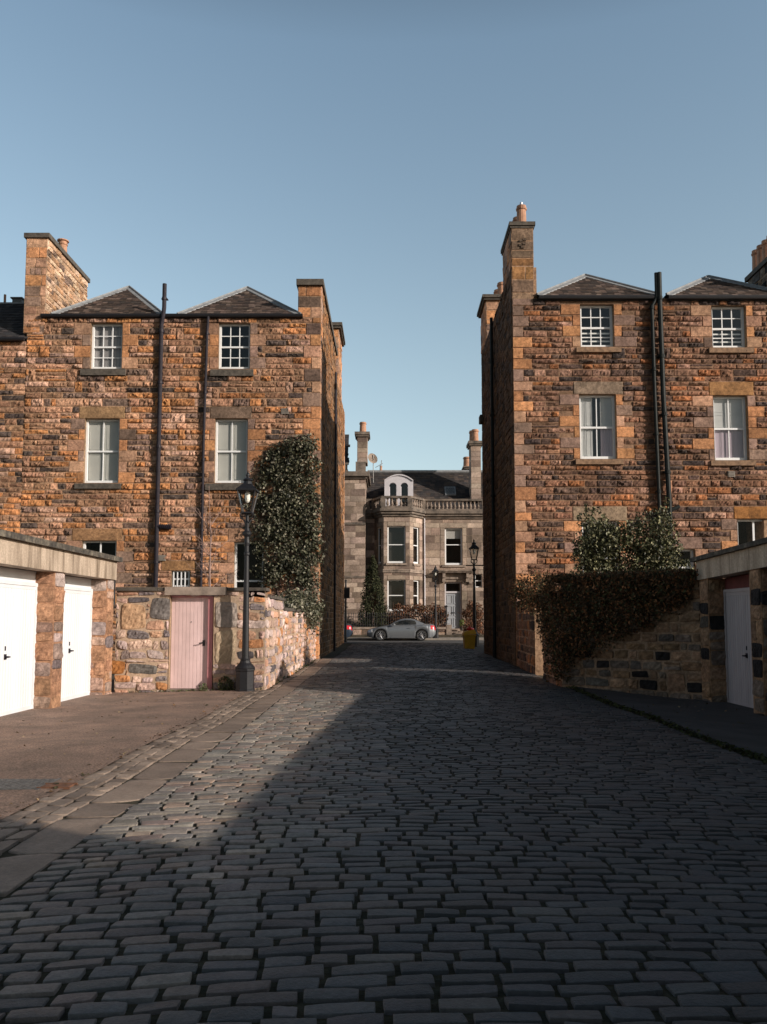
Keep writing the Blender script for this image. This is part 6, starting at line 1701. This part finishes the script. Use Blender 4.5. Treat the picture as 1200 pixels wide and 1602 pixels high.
for (a, b_) in ((gp[0], gp[2]), (gp[2], gp[3])): m.add([(8.12, a[0], a[1] + .03), (8.12, b_[0], b_[1] + .03), (9.55, b_[0], b_[1] + .03), (9.55, a[0], a[1] + .03)], [(3, 2, 1, 0)], col=(0.08, 0.07, 0.06))
m.build('roof', 'slate', ob)

# ==================================================================== LIGHT, SKY, CAMERA
SUN_AZ, SUN_EL = 180 - 60, 20.0          # azimuth clockwise from +Y
wd = bpy.data.worlds.new('World'); scene.world = wd; wd.use_nodes = True
nt = wd.node_tree; bg = nt.nodes['Background']
sky = nt.nodes.new('ShaderNodeTexSky'); sky.sky_type = 'NISHITA'; sky.sun_disc = False
sky.sun_elevation = R(SUN_EL); sky.sun_rotation = R(SUN_AZ); sky.air_density = 1.0; sky.dust_density = 1.4; sky.ozone_density = 1.5
hsv = nt.nodes.new('ShaderNodeHueSaturation'); hsv.inputs['Saturation'].default_value = 0.75; hsv.inputs['Hue'].default_value = 0.49
hsv.inputs['Value'].default_value = 1.22
nt.links.new(sky.outputs[0], hsv.inputs['Color'])
# the clear sky deepens with height; the unseen zenith and the southern sky behind the camera are dimmed to cut fill
tc = nt.nodes.new('ShaderNodeTexCoord'); sx = nt.nodes.new('ShaderNodeSeparateXYZ'); nt.links.new(tc.outputs['Generated'], sx.inputs[0])
zr_ = ramp(nt, sx.outputs['Z'], [(0.0, (1.12, 1.06, 0.97)), (0.30, (1.03, 1.05, 0.98)), (0.59, (0.90, 1.0, 1.02)), (0.78, (0.20, 0.24, 0.27))])
sky_c = mixrgb(nt, 'MULTIPLY', 1.0, hsv.outputs[0], zr_.outputs['Color'])
yr2 = ramp(nt, sx.outputs['Y'], [(0.0, (0.42, 0.42, 0.42)), (0.25, (1, 1, 1))])
ym = nt.nodes.new('ShaderNodeMath'); ym.operation = 'MULTIPLY_ADD'; ym.inputs[1].default_value = 0.5; ym.inputs[2].default_value = 0.25
nt.links.new(sx.outputs['Y'], ym.inputs[0]); nt.links.new(ym.outputs[0], yr2.inputs['Fac'])
sky_c = mixrgb(nt, 'MULTIPLY', 1.0, sky_c, yr2.outputs['Color'])
nt.links.new(sky_c, bg.inputs['Color'])
bg.inputs['Strength'].default_value = 0.15
sl = bpy.data.lights.new('sun', 'SUN'); sl.energy = 5.0; sl.angle = R(0.5); sl.color = (1.0, 0.895, 0.79)
so = bpy.data.objects.new('sun', sl); COL.objects.link(so)
az = R(SUN_AZ); d = Vector((math.sin(az) * math.cos(R(SUN_EL)), math.cos(az) * math.cos(R(SUN_EL)), math.sin(R(SUN_EL))))
so.rotation_euler = d.to_track_quat('Z', 'Y').to_euler(); so.location = d * 60

cd = bpy.data.cameras.new('camera'); cam = bpy.data.objects.new('camera', cd); COL.objects.link(cam)
cam.location = CAM; cam.rotation_euler = (R(90) + PIT, 0, 0)
cd.sensor_fit = 'VERTICAL'; cd.sensor_height = 36; cd.sensor_width = 27; cd.lens = 36 * FPX / 1602
cd.shift_x = -(PX0 - 600) / 1602; cd.shift_y = (PY0 - 801) / 1602
cd.clip_start = 0.05; cd.clip_end = 2000
scene.camera = cam
scene.render.resolution_x, scene.render.resolution_y = 767, 1024
scene.render.engine = 'CYCLES'
scene.view_settings.view_transform = 'Standard'; scene.view_settings.look = 'None'; scene.view_settings.exposure = 0; scene.view_settings.gamma = 1
